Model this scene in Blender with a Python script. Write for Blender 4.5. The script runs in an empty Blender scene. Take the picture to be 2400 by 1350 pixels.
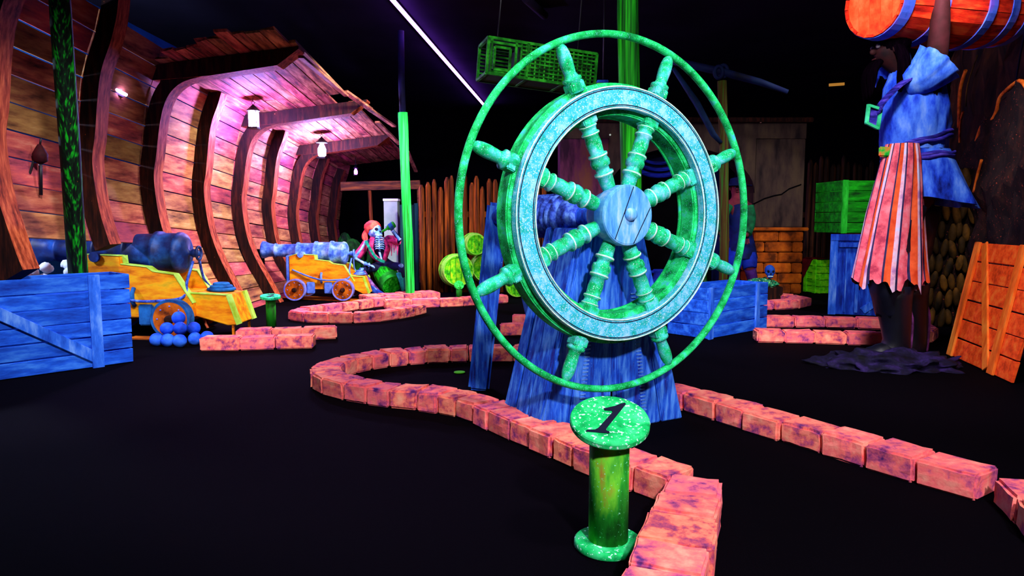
import bpy, bmesh, math, random
from mathutils import Vector, Matrix, noise
random.seed(7)
SC = bpy.context.scene
COL = SC.collection
V = Vector
PI = math.pi
R = math.radians
# ------------------------------------------------------------------ camera
F = 1650.0; TH = R(5.4); CH = 1.0
cam_d = bpy.data.cameras.new('camera'); cam = bpy.data.objects.new('camera', cam_d); COL.objects.link(cam)
cam_d.sensor_width = 36; cam_d.lens = F/2400*36; cam_d.clip_start = .05; cam_d.clip_end = 100
cam.location = (0, 0, CH); cam.rotation_euler = (PI/2-TH, 0, 0)
SC.camera = cam
def ray(px, py):
    cx, cy = (px-1200)/F, (675-py)/F
    return V((cx, math.cos(TH)+cy*math.sin(TH), -math.sin(TH)+cy*math.cos(TH)))
def G(px, py, z=0.0):
    d = ray(px, py); t = (z-CH)/d.z
    return V((d.x*t, d.y*t, z))
def W(px, py, Y):
    d = ray(px, py); t = Y/d.y
    return V((d.x*t, Y, CH+d.z*t))
def lin(c):
    c = c/255.0
    return c/12.92 if c <= .04045 else ((c+.055)/1.055)**2.4
def H(r, g, b): return (lin(r), lin(g), lin(b), 1)

# ------------------------------------------------------------------ materials
def paint(name, cols, scale=(1, 1, 1), ns=6.0, pos=None, rough=.75, bump=.15, island=0.0, rnd=0.0, hue=0.0, spec=.15, detail=6, speck=None):
    """painted surface: a noise driven ramp of colours, optional per-board / per-object variation and dry-brush specks"""
    m = bpy.data.materials.new(name); m.use_nodes = True
    nt = m.node_tree; N = nt.nodes; L = nt.links
    b = N['Principled BSDF']; b.inputs['Roughness'].default_value = rough
    b.inputs['Specular IOR Level'].default_value = spec
    tc = N.new('ShaderNodeTexCoord'); mp = N.new('ShaderNodeMapping'); mp.inputs['Scale'].default_value = scale
    L.new(tc.outputs['Object'], mp.inputs['Vector'])
    geo = N.new('ShaderNodeNewGeometry'); oi = N.new('ShaderNodeObjectInfo')
    nz = N.new('ShaderNodeTexNoise'); nz.noise_dimensions = '4D'
    nz.inputs['Scale'].default_value = ns; nz.inputs['Detail'].default_value = detail; nz.inputs['Roughness'].default_value = .62
    L.new(mp.outputs[0], nz.inputs['Vector'])
    ad = N.new('ShaderNodeMath'); ad.operation = 'MULTIPLY_ADD'
    L.new(geo.outputs['Random Per Island'], ad.inputs[0]); ad.inputs[1].default_value = 37.0
    mu = N.new('ShaderNodeMath'); mu.operation = 'MULTIPLY'; mu.inputs[1].default_value = 53.0
    L.new(oi.outputs['Random'], mu.inputs[0]); L.new(mu.outputs[0], ad.inputs[2]); L.new(ad.outputs[0], nz.inputs['W'])
    rp = N.new('ShaderNodeValToRGB'); el = rp.color_ramp.elements
    n = len(cols)
    pos = pos or [.36+.28*i/max(1, n-1) for i in range(n)]
    el[0].position = pos[0]; el[0].color = cols[0]
    el[1].position = pos[-1]; el[1].color = cols[-1]
    for i in range(1, n-1):
        e = el.new(pos[i]); e.color = cols[i]
    L.new(nz.outputs['Fac'], rp.inputs[0]); out = rp.outputs[0]
    if island or rnd or hue:
        hs = N.new('ShaderNodeHueSaturation')
        mr = N.new('ShaderNodeMapRange'); k = island or rnd
        mr.inputs['To Min'].default_value = 1-k; mr.inputs['To Max'].default_value = 1+k
        src = geo.outputs['Random Per Island'] if island else oi.outputs['Random']
        L.new(src, mr.inputs['Value']); L.new(mr.outputs[0], hs.inputs['Value'])
        if hue:
            wn = N.new('ShaderNodeTexWhiteNoise'); wn.noise_dimensions = '1D'; L.new(src, wn.inputs['W'])
            mh = N.new('ShaderNodeMapRange'); mh.inputs['To Min'].default_value = .5-hue; mh.inputs['To Max'].default_value = .5+hue
            L.new(wn.outputs['Value'], mh.inputs['Value']); L.new(mh.outputs[0], hs.inputs['Hue'])
        L.new(out, hs.inputs['Color']); out = hs.outputs[0]
    if speck:
        sc, th, col = speck
        n2 = N.new('ShaderNodeTexNoise'); n2.inputs['Scale'].default_value = sc; n2.inputs['Detail'].default_value = 3
        L.new(tc.outputs['Object'], n2.inputs['Vector'])
        r2 = N.new('ShaderNodeMapRange'); r2.inputs['From Min'].default_value = th; r2.inputs['From Max'].default_value = th+.04
        L.new(n2.outputs['Fac'], r2.inputs['Value'])
        mx = N.new('ShaderNodeMix'); mx.data_type = 'RGBA'
        L.new(r2.outputs[0], mx.inputs['Factor']); L.new(out, mx.inputs[6]); mx.inputs[7].default_value = col
        out = mx.outputs[2]
    L.new(out, b.inputs['Base Color'])
    if bump:
        bp = N.new('ShaderNodeBump'); bp.inputs['Strength'].default_value = bump; bp.inputs['Distance'].default_value = .01
        L.new(nz.outputs['Fac'], bp.inputs['Height']); L.new(bp.outputs[0], b.inputs['Normal'])
    return m
def plain(name, col, rough=.7, spec=.2, metal=0):
    m = bpy.data.materials.new(name); m.use_nodes = True
    b = m.node_tree.nodes['Principled BSDF']
    b.inputs['Base Color'].default_value = col; b.inputs['Roughness'].default_value = rough
    b.inputs['Specular IOR Level'].default_value = spec; b.inputs['Metallic'].default_value = metal
    return m
def glow(name, col, st):
    m = bpy.data.materials.new(name); m.use_nodes = True
    b = m.node_tree.nodes['Principled BSDF']
    b.inputs['Base Color'].default_value = (0.02, .02, .02, 1)
    b.inputs['Emission Color'].default_value = col; b.inputs['Emission Strength'].default_value = st
    return m

# ------------------------------------------------------------------ mesh builder
def frame(d, up=V((0, 0, 1))):
    d = d.normalized()
    if abs(d.dot(up)) > .97: up = V((0, 1, 0)) if abs(d.y) < .9 else V((1, 0, 0))
    x = up.cross(d).normalized(); y = d.cross(x).normalized()
    return x, y, d
class MB:
    def __init__(s): s.bm = bmesh.new(); s.mi = 0
    def face(s, vs, smooth=False):
        try:
            f = s.bm.faces.new(vs); f.material_index = s.mi; f.smooth = smooth; return f
        except ValueError: return None
    def hexa(s, c):
        v = [s.bm.verts.new(p) for p in c]
        for q in ((0, 3, 2, 1), (4, 5, 6, 7), (0, 1, 5, 4), (1, 2, 6, 5), (2, 3, 7, 6), (3, 0, 4, 7)): s.face([v[i] for i in q])
        return v
    def box(s, c, sz, rot=None, jit=0):
        c = V(c); hx, hy, hz = sz[0]/2, sz[1]/2, sz[2]/2
        P = [V((-hx, -hy, -hz)), V((hx, -hy, -hz)), V((hx, hy, -hz)), V((-hx, hy, -hz)), V((-hx, -hy, hz)), V((hx, -hy, hz)), V((hx, hy, hz)), V((-hx, hy, hz))]
        if jit: P = [p+V((random.uniform(-jit, jit), random.uniform(-jit, jit), random.uniform(-jit, jit))) for p in P]
        if rot is not None: P = [rot @ p for p in P]
        return s.hexa([c+p for p in P])
    def beam(s, a, b, w, h, up=V((0, 0, 1)), w2=None, h2=None, jit=0):
        a, b = V(a), V(b); x, y, d = frame(b-a, up); P = []
        for p, ww, hh in ((a, w, h), (b, w2 or w, h2 or h)):
            for sx, sy in ((-1, -1), (1, -1), (1, 1), (-1, 1)):
                P.append(p+x*sx*ww/2+y*sy*hh/2+V((random.uniform(-jit, jit), random.uniform(-jit, jit), random.uniform(-jit, jit))))
        return s.hexa(P)
    def tube(s, pts, rad, seg=10, cap=True, closed=False, ell=1.0, fold=None, up=V((0, 0, 1)), smooth=True):
        pts = [V(p) for p in pts]; n = len(pts)
        if not isinstance(rad, (list, tuple)): rad = [rad]*n
        rings = []; px = None
        for i, p in enumerate(pts):
            if closed: d = pts[(i+1) % n]-pts[i-1]
            else: d = pts[min(i+1, n-1)]-pts[max(i-1, 0)]
            d = d.normalized()
            if px is None: x, y, _ = frame(d, up)
            else:
                x = (px-d*px.dot(d)); x = x.normalized() if x.length > 1e-6 else frame(d, up)[0]; y = d.cross(x).normalized()
            px = x; ring = []
            for k in range(seg):
                a = 2*PI*k/seg; r = rad[i]
                if fold: r *= 1+fold(a, i/(max(1, n-1)))
                ring.append(s.bm.verts.new(p+x*math.cos(a)*r+y*math.sin(a)*r*ell))
            rings.append(ring)
        s.skinrings(rings, closed, cap, smooth)
        return rings
    def skinrings(s, rings, closed=False, cap=True, smooth=True):
        n = len(rings); m = len(rings[0])
        for i in range(n if closed else n-1):
            A, B = rings[i], rings[(i+1) % n]
            for k in range(m): s.face([A[k], A[(k+1) % m], B[(k+1) % m], B[k]], smooth)
        if cap and not closed:
            s.face(list(reversed(rings[0]))); s.face(rings[-1])
    def loft(s, secs, seg=20, fold=None, cap=True, smooth=True):
        """secs: (centre, rx, ry, tilt-matrix or None) horizontal elliptical sections"""
        rings = []
        for i, sec in enumerate(secs):
            c, rx, ry = V(sec[0]), sec[1], sec[2]; M = sec[3] if len(sec) > 3 else None
            ring = []
            for k in range(seg):
                a = 2*PI*k/seg; f = 1+(fold(a, i/(len(secs)-1)) if fold else 0)
                p = V((math.cos(a)*rx*f, math.sin(a)*ry*f, 0))
                if M is not None: p = M @ p
                ring.append(s.bm.verts.new(c+p))
            rings.append(ring)
        s.skinrings(rings, False, cap, smooth)
    def lathe(s, prof, o=(0, 0, 0), ax=(0, 0, 1), seg=24, cap=True, smooth=True, sharp=False):
        o, ax = V(o), V(ax).normalized(); x, y, d = frame(ax); rings = []
        for h, r in prof:
            rings.append([s.bm.verts.new(o+d*h+(x*math.cos(2*PI*k/seg)+y*math.sin(2*PI*k/seg))*max(r, 1e-4)) for k in range(seg)])
        s.skinrings(rings, False, cap, smooth)
    def ringband(s, r0, r1, y0, y1, seg=96, wob=0):
        """flat ring about the local Y axis, r0..r1, from y0 to y1"""
        q = []
        for k in range(seg):
            a = 2*PI*k/seg; ca, sa = math.cos(a), math.sin(a)
            q.append([s.bm.verts.new((r*ca, y, r*sa)) for r, y in ((r0, y0), (r1, y0), (r1, y1), (r0, y1))])
        for k in range(seg):
            A, B = q[k], q[(k+1) % seg]
            for j in range(4): s.face([A[j], A[(j+1) % 4], B[(j+1) % 4], B[j]], False)
    def prism(s, poly, a, b, M=None):
        """poly in (u,v); extruded along third axis from a to b; M maps (u,w,v)"""
        n = len(poly)
        A = [V((u, a, v)) for u, v in poly]; B = [V((u, b, v)) for u, v in poly]
        if M is not None: A = [M @ p for p in A]; B = [M @ p for p in B]
        A = [s.bm.verts.new(p) for p in A]; B = [s.bm.verts.new(p) for p in B]
        s.face(A); s.face(list(reversed(B)))
        for i in range(n): s.face([A[i], B[i], B[(i+1) % n], A[(i+1) % n]])
    def ball(s, c, r, sub=3, sq=(1, 1, 1), amp=0, fr=3, seed=0, rot=None):
        ret = bmesh.ops.create_icosphere(s.bm, subdivisions=sub, radius=1)
        for v in ret['verts']:
            k = 1+amp*noise.noise(v.co*fr+V((seed*3.1, seed*1.7, 0)))
            p = V((v.co.x*r*sq[0], v.co.y*r*sq[1], v.co.z*r*sq[2]))*k
            if rot is not None: p = rot @ p
            v.co = V(c)+p
        for f in s.bm.faces:
            if f.verts[0] in ret['verts']: pass
        vs = set(ret['verts'])
        for f in {f for v in vs for f in v.link_faces}: f.smooth = True; f.material_index = s.mi
    def build(s, name, mat, parent=None, world=False, bevel=0, bseg=2, smooth=None, loc=None, kind=None):
        """link as ONE object. world=True: verts are in world space, parent (unrotated Empty) or loc gives the origin"""
        if world:
            o = parent.location if parent else V(loc if loc is not None else (0, 0, 0))
            for v in s.bm.verts: v.co -= o
        bmesh.ops.recalc_face_normals(s.bm, faces=s.bm.faces)
        if bevel:
            ed = [e for e in s.bm.edges if len(e.link_faces) == 2 and e.calc_face_angle(0) > .6]
            bmesh.ops.bevel(s.bm, geom=ed, offset=bevel, segments=bseg, affect='EDGES', clamp_overlap=True)
        me = bpy.data.meshes.new(name); s.bm.to_mesh(me); s.bm.free()
        for m in (mat if isinstance(mat, (list, tuple)) else [mat]): me.materials.append(m)
        if smooth is not None:
            for p in me.polygons: p.use_smooth = smooth
        ob = bpy.data.objects.new(name, me); COL.objects.link(ob)
        if parent: ob.parent = parent
        elif loc is not None: ob.location = loc
        if kind: ob['kind'] = kind
        return ob
def tag(o, label, cat, group=None):
    o['label'] = label; o['category'] = cat
    if group: o['group'] = group
    return o
def thing(name, loc, label, cat, group=None, rz=0, rot=None, scale=None):
    o = bpy.data.objects.new(name, None); COL.objects.link(o); o.empty_display_size = .1
    o.location = loc; o.rotation_euler = rot or (0, 0, rz)
    if scale: o.scale = (scale,)*3
    return tag(o, label, cat, group)
def struct(o): o['kind'] = 'structure'; return o
def dup(root, loc, label, rz=None, group=None):
    r = root.copy(); COL.objects.link(r); r.location = loc; r['label'] = label
    if rz is not None: r.rotation_euler = (0, 0, rz)
    if group: r['group'] = group
    for ch in list(root.children):
        c = ch.copy(); COL.objects.link(c); c.parent = r
        for g in list(ch.children):
            d = g.copy(); COL.objects.link(d); d.parent = c
    return r
def skinned(name, nodes, edges, mat, parent, rootkey, sub=2):
    """one continuous body grown over connected joints; nodes {key:(pos,radius)} in world space"""
    keys = list(nodes); o0 = parent.location
    me = bpy.data.meshes.new(name)
    me.from_pydata([V(nodes[k][0])-o0 for k in keys], [(keys.index(a), keys.index(b)) for a, b in edges], [])
    ob = bpy.data.objects.new(name, me); COL.objects.link(ob)
    ob.modifiers.new('skin', 'SKIN'); ob.modifiers['skin'].use_smooth_shade = True
    if not me.skin_vertices: me.skin_vertices.new() if hasattr(me.skin_vertices, 'new') else None
    for i, k in enumerate(keys):
        sv = me.skin_vertices[0].data[i]; r = nodes[k][1]
        sv.radius = (r, r) if not isinstance(r, tuple) else r
        sv.use_root = (k == rootkey)
    sm = ob.modifiers.new('sub', 'SUBSURF'); sm.levels = sub; sm.render_levels = sub
    dg = bpy.context.evaluated_depsgraph_get(); dg.update()
    m2 = bpy.data.meshes.new_from_object(ob.evaluated_get(dg))
    ob.modifiers.clear(); ob.data = m2; m2.name = name
    m2.materials.clear(); m2.materials.append(mat)
    for p in m2.polygons: p.use_smooth = True; p.material_index = 0
    ob.parent = parent
    return ob
def curve(pts, n):
    """Catmull-Rom through pts"""
    pts = [V(p) for p in pts]; out = []
    for i in range(len(pts)-1):
        p0 = pts[max(0, i-1)]; p1 = pts[i]; p2 = pts[i+1]; p3 = pts[min(len(pts)-1, i+2)]
        for k in range(n):
            t = k/n
            out.append(.5*((2*p1)+(p2-p0)*t+(2*p0-5*p1+4*p2-p3)*t*t+(3*p1-p0-3*p2+p3)*t**3))
    out.append(pts[-1]); return out
# ------------------------------------------------------------------ palette
MAT = {}
MAT['floor'] = paint('black_carpet', [H(2, 1, 4), H(5, 3, 8)], ns=180, bump=.3, rough=.95, spec=.02, speck=(70, .80, H(26, 26, 60)))
MAT['black'] = paint('black_paint', [H(5, 4, 7), H(9, 8, 12)], ns=3, rough=.95, bump=0, spec=.02)
MAT['ceil'] = paint('ceiling_paint', [H(26, 22, 34), H(34, 28, 44)], ns=1, rough=.95, bump=0, spec=.0)
MAT['sky'] = paint('backdrop_blue', [H(6, 40, 95), H(10, 70, 140), H(20, 90, 170)], ns=1.2, rough=.9, bump=0)
MAT['teal'] = paint('wheel_green', [H(0, 95, 45), H(8, 185, 85), H(40, 235, 130), H(70, 190, 230)], scale=(1, 1, 1), ns=16, pos=[.32, .46, .58, .70], speck=(190, .62, H(110, 220, 220)))
MAT['cyan'] = paint('wheel_cyan', [H(10, 170, 150), H(50, 190, 220), H(150, 215, 250)], ns=26, pos=[.32, .5, .66], speck=(210, .57, H(175, 225, 250)))
MAT['spoke'] = paint('spoke_paint', [H(0, 130, 60), H(15, 200, 120), H(60, 210, 200), H(150, 215, 250)], ns=20, pos=[.32, .45, .58, .7], speck=(200, .62, H(170, 225, 245)))
MAT['white_edge'] = paint('dry_brush_white', [H(150, 220, 200), H(225, 250, 245)], ns=40)
MAT['hub'] = paint('hub_wood', [H(40, 120, 220), H(95, 175, 235), H(185, 220, 255)], scale=(2.5, 1, .5), ns=16, pos=[.3, .5, .7])
MAT['bluewood'] = paint('blue_wood', [H(30, 30, 130), H(25, 85, 215), H(80, 150, 250), H(130, 130, 235)], scale=(3, 3, .4), ns=12, pos=[.33, .48, .64, .76], speck=(150, .70, H(120, 170, 255)), rnd=.1)
MAT['stitch'] = paint('stitch_blue', [H(60, 110, 215), H(110, 165, 245)], ns=20)
MAT['rope'] = paint('rope_blue', [H(12, 20, 85), H(45, 75, 185), H(95, 140, 225)], ns=26)
MAT['signgreen'] = paint('sign_green', [H(0, 110, 55), H(10, 190, 95), H(70, 230, 150)], ns=14, pos=[.35, .5, .68], speck=(95, .60, H(190, 250, 235)))
MAT['signpost'] = paint('sign_post_wood', [H(10, 60, 10), H(25, 140, 35), H(95, 190, 40), H(150, 95, 40)], scale=(1, 1, .35), ns=9, pos=[.32, .45, .55, .64], speck=(120, .66, H(120, 230, 170)))
MAT['ink'] = plain('black_lettering', H(8, 12, 40))
MAT['brick'] = paint('kerb_brick', [H(88, 40, 110), H(190, 78, 118), H(252, 116, 110), H(255, 165, 140)], ns=14, pos=[.33, .41, .50, .69], rnd=.12, hue=.014, bump=.5, rough=.85)
MAT['polegreen'] = paint('pole_green', [H(3, 40, 12), H(8, 120, 12), H(40, 210, 30)], detail=3, scale=(11, 11, .2), ns=5, pos=[.36, .5, .68])
MAT['poledark'] = paint('pole_dark_green', [H(1, 10, 5), H(3, 40, 14), H(10, 175, 25)], scale=(16, 16, .10), ns=4, detail=1.5, pos=[.42, .54, .70], speck=(60, .75, H(210, 130, 30)))
MAT['polegreen2'] = paint('pole_bright_green', [H(20, 90, 10), H(15, 200, 60), H(70, 245, 110)], detail=3, scale=(13, 13, .2), ns=5, pos=[.36, .48, .66])
MAT['indigo'] = paint('indigo_paint', [H(5, 4, 26), H(12, 12, 58)], ns=6)

# ------------------------------------------------------------------ room shell
m = MB(); m.box((0, 7, -.05), (26, 24, .1)); floor = struct(m.build('floor', MAT['floor']))
m = MB(); m.box((0, 7, 3.6), (26, 24, .1)); struct(m.build('ceiling', MAT['ceil']))
m = MB(); m.box((0, 17.05, 1.75), (26, .1, 3.6)); struct(m.build('wall_back', MAT['black']))
m = MB(); m.box((-4.98, 7, 1.75), (.1, 20, 3.6)); struct(m.build('wall_left', MAT['sky']))
m = MB(); m.box((8.05, 7, 1.75), (.1, 20, 3.6)); struct(m.build('wall_right', MAT['black']))

# ------------------------------------------------------------------ ship's wheel
TW = R(29); HUBZ = 1.026
wheel = thing('ships_wheel', (.465, 3.1, HUBZ), 'big turquoise ship\'s wheel with eight turned spokes inside a thin outer hoop', 'ship\'s wheel', rz=TW)
m = MB(); m.ringband(.43, .565, -.012, .075, 128); fe = m.build('felloe', MAT['teal'], wheel, bevel=.006)
m = MB(); m.ringband(.452, .545, -.055, -.010, 128); fc = m.build('rim_facing', MAT['cyan'], wheel, bevel=.009)
for r_, tr in ((.4545, .0035), (.5425, .0035)):
    m = MB(); m.tube([(r_*math.cos(2*PI*k/128), -.0555, r_*math.sin(2*PI*k/128)) for k in range(128)], tr, 6, closed=True); m.build('edge_bead', MAT['white_edge'], fc)
for r_ in (.466, .532):
    m = MB(); m.ringband(r_-.0022, r_+.0022, -.0556, -.050, 128); m.build('groove', MAT['ink'], fc)
m = MB()
m.ringband(.425, .445, .075, .092, 96); m.build('back_moulding', MAT['teal'], fe, bevel=.004)
m = MB()
m.tube([(.768*math.cos(2*PI*k/120), 0, .768*math.sin(2*PI*k/120)) for k in range(120)], .0155, 10, closed=True, ell=1.3)
m.build('outer_hoop', MAT['teal'], wheel)
m = MB(); m.lathe([(-.075, 0), (-.075, .125), (-.068, .132), (.0, .132), (.012, .122), (.05, .115), (.1, .10)], ax=(0, 1, 0), seg=48, smooth=False)
hub = m.build('hub', MAT['hub'], wheel, bevel=.003)
m = MB()
m.lathe([(-.105, 0), (-.105, .012), (-.1, .022), (-.085, .028), (-.074, .03)], o=(.006, 0, .004), ax=(0, 1, 0), seg=18); m.build('axle_bolt', MAT['hub'], hub)
# the two joints between the three boards of the hub cap
for x0, z0, x1, z1 in ((-.072, -.100, .022, .122), (.028, -.120, .117, .035)):
    m = MB(); m.beam((x0, -.0755, z0), (x1, -.0755, z1), .004, .003); m.build('board_joint', MAT['ink'], hub)
prof = [(.10, .026), (.15, .032), (.185, .034), (.19, .042), (.202, .042), (.207, .030), (.225, .030), (.23, .040), (.25, .043), (.268, .036), (.272, .042), (.284, .042), (.288, .030),
        (.33, .034), (.365, .031), (.37, .039), (.38, .039), (.385, .031), (.40, .033), (.405, .039), (.415, .036), (.425, .034), (.46, .034)]
hand = [(.555, .036), (.60, .034), (.605, .041), (.616, .041), (.62, .031), (.635, .025), (.66, .027), (.69, .029), (.72, .027), (.742, .022), (.757, .012), (.760, .002)]
for k in range(8):
    a = R(22.5+45*k+1.5); d = V((math.cos(a), 0, math.sin(a)))
    m = MB(); m.lathe(prof, ax=d, seg=20); sp = m.build('spoke', MAT['spoke'], wheel)
    m = MB(); m.lathe(hand, ax=d, seg=20); hd = m.build('handle', MAT['spoke'], wheel)
    for lo, hi, rr in ((.188, .203, .0435), (.271, .285, .0435), (.369, .381, .0405), (.404, .414, .0402)):
        m = MB(); m.lathe([(lo, rr-.010), (lo+.004, rr-.001), (hi-.004, rr-.001), (hi, rr-.010)], ax=d, seg=20); m.build('bead', MAT['white_edge'], sp)
    m = MB()                                   # square block where the spoke enters the rim
    m.beam(d*.415, d*.455, .075, .07, up=V((0, 1, 0))); m.build('spoke_block', MAT['spoke'], sp, bevel=.005)
    m = MB(); m.beam(d*.56, d*.60, .07, .065, up=V((0, 1, 0))); m.build('handle_block', MAT['spoke'], hd, bevel=.005)

# stand: plank pedestal, rope drum and rear post, same heading as the wheel
stand = thing('wheel_stand', (.465, 3.1, 0), 'blue plank pedestal with rope-wound drum and leaning rear post behind ship\'s wheel', 'stand', rz=TW)
M3 = lambda x, y, z: V((x, y, z))
m = MB(); wb, wt, H0 = .86, .33, .97; cx = .13
def fx(u, t): return cx+(u-.5)*(wb*(1-t)+wt*t)-.05*t       # u across, t up
for i, (u0, u1) in enumerate(((0, .17), (.18, .47), (.525, .83), (.84, 1))):
    b0 = .0
    ty = lambda t: .13+.04*(1-t)
    pts = [V((fx(u0, b0), ty(b0), .0)), V((fx(u1, b0), ty(b0), .0)), V((fx(u1, b0), ty(b0)+.05, .0)), V((fx(u0, b0), ty(b0)+.05, .0)),
           V((fx(u0, 1), ty(1), H0)), V((fx(u1, 1), ty(1), H0)), V((fx(u1, 1), ty(1)+.05, H0)), V((fx(u0, 1), ty(1)+.05, H0))]
    m.hexa(pts)
pts = [V((fx(.46, .22), .175, .22)), V((fx(.535, .22), .175, .22)), V((fx(.535, .22), .22, .22)), V((fx(.46, .22), .22, .22)),
       V((fx(.46, 1), .135, H0)), V((fx(.535, 1), .135, H0)), V((fx(.535, 1), .18, H0)), V((fx(.46, 1), .18, H0))]
m.hexa(pts)
m.build('front_planks', MAT['bluewood'], stand, bevel=.005)
for s in (0, 1):
    m = MB()
    for j in range(3):
        y0, y1 = .19+j*.12, .30+j*.12
        u = 0.02 if s == 0 else .98
        w = .04
        m.hexa([V((fx(u, 0)-w/2, y0, 0)), V((fx(u, 0)+w/2, y0, 0)), V((fx(u, 0)+w/2, y1, 0)), V((fx(u, 0)-w/2, y1, 0)),
                V((fx(u, 1)-w/2, y0-.03, H0)), V((fx(u, 1)+w/2, y0-.03, H0)), V((fx(u, 1)+w/2, y1-.05*j, H0)), V((fx(u, 1)-w/2, y1-.05*j, H0))])
    m.build('side_planks', MAT['bluewood'], stand, bevel=.005)
for sx in (-.31, .27):
    m = MB()                         # zig-zag stitched strips down the front
    for k in range(34):
        t = .08+.60*k/33; x = fx(.5+sx*.8, t); y = .13+.04*(1-t)-.001; m.box((x, y, t*H0), (.030, .006, .006))
    m.build('stitching', MAT['stitch'], stand)
m = MB(); m.lathe([(.09, .05), (.25, .05), (.26, .045), (1.12, .045)], o=(0, 0, HUBZ), ax=(0, 1, 0), seg=20)
m.build('axle', MAT['bluewood'], stand)
m = MB(); pr = [(.27, .03), (.27, .075), (.36, .09)]
for j in range(11): y = .37+j*.046; pr += [(y, .078), (y+.010, .102), (y+.022, .112), (y+.034, .102)]
pr += [(.89, .088), (.89, .05)]
m.lathe(pr, o=(0, 0, HUBZ), ax=(0, 1, 0), seg=28); m.build('rope_drum', MAT['rope'], stand)
Ri = Matrix.Rotation(-TW, 3, 'Z')
def loc_st(p): return Ri @ (V(p)-V((.465, 3.1, 0)))
a0, b0 = loc_st(G(1122, 912)), loc_st(W(1168, 476, 4.12)); 
m = MB(); m.beam(a0-V((0, 0, .0)), b0, .125, .11, up=loc_st(V((.465, 4.1, 0))), w2=.125, h2=.10); m.build('rear_post', MAT['bluewood'], stand, bevel=.018)
a1 = loc_st(G(1292, 890)); b1 = loc_st(V((.02, 4.22, .98)))
m = MB(); m.beam(a1, b1, .11, .10, up=V((0, 1, 0))); m.build('rear_brace', MAT['bluewood'], stand, bevel=.015)

# ------------------------------------------------------------------ numbered posts
def sign_post(px, py, r, hgt, rd, label, tilt, yaw, digit, matp, matd, base=True, scale=1, spin=0):
    p = G(px, py)
    t = thing('hole_marker', p, label, 'sign')
    m = MB(); m.lathe([(0.02 if base else 0, r), (hgt-.02, r)], seg=28); m.build('post', matp, t)
    if base:
        m = MB(); m.lathe([(0, rd*.83), (.006, rd*.87), (.022, rd*.86), (.026, rd*.82)], seg=36); m.build('base_disc', matd, t)
    Rm = Matrix.Rotation(yaw, 3, 'Z') @ Matrix.Rotation(tilt, 3, 'X')
    m = MB(); m.lathe([(-.012, rd*.97), (-.006, rd), (.008, rd), (.013, rd*.975)], o=(0, 0, hgt), ax=Rm @ V((0, 0, 1)), seg=48, smooth=False)
    d = m.build('top_disc', matd, t)
    if digit:
        m = MB(); S = Matrix.Rotation(spin, 3, 'Z')
        for poly in digit:
            P = [Rm @ (S @ V((u*rd, v*rd, .0135)))+V((0, 0, hgt)) for u, v in poly]; Q = [q+Rm @ V((0, 0, .002)) for q in P]
            A = [m.bm.verts.new(q) for q in P]; B = [m.bm.verts.new(q) for q in Q]
            m.face(A); m.face(list(reversed(B)))
            for i in range(len(A)): m.face([A[i], B[i], B[(i+1) % len(A)], A[(i+1) % len(A)]])
        m.build('number', MAT['ink'], d)
    return t
# italic serif figure one
ONE = [[(-.58, -.60), (-.02, -.60), (-.01, -.54), (-.09, -.50), (-.09, -.42), (.41, .66), (.38, .71), (.28, .66), (.12, .53), (-.15, .40), (-.14, .32), (.03, .33), (.07, .27), (-.28, -.42), (-.36, -.50), (-.57, -.54)]]
sign_post(1425, 1281, .061, .393, .121, 'green speckled hole marker with a black figure one, front of the kerb corner', R(21), 0, ONE, MAT['signpost'], MAT['signgreen'], spin=R(-7))
MAT['sgpost2'] = paint('small_post_green', [H(20, 60, 10), H(20, 130, 20), H(70, 120, 40)], scale=(1, 1, .3), ns=8)
MAT['sgdisc2'] = paint('small_disc_teal', [H(0, 120, 80), H(10, 200, 130), H(60, 230, 180)], ns=14, speck=(60, .64, H(200, 250, 235)))
TWO = [[(-.4, -.5), (.35, -.5), (.3, -.35), (-.05, -.35), (.4, .2), (.35, .5), (0, .6), (-.3, .4), (-.15, .3), (.05, .42), (.18, .35), (.15, .15), (-.4, -.36)]]
sign_post(636, 764, .046, .28, .095, 'small teal topped hole marker on green post beside the left ship ribs', R(8), R(25), TWO, MAT['sgpost2'], MAT['sgdisc2'], base=False)

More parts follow.
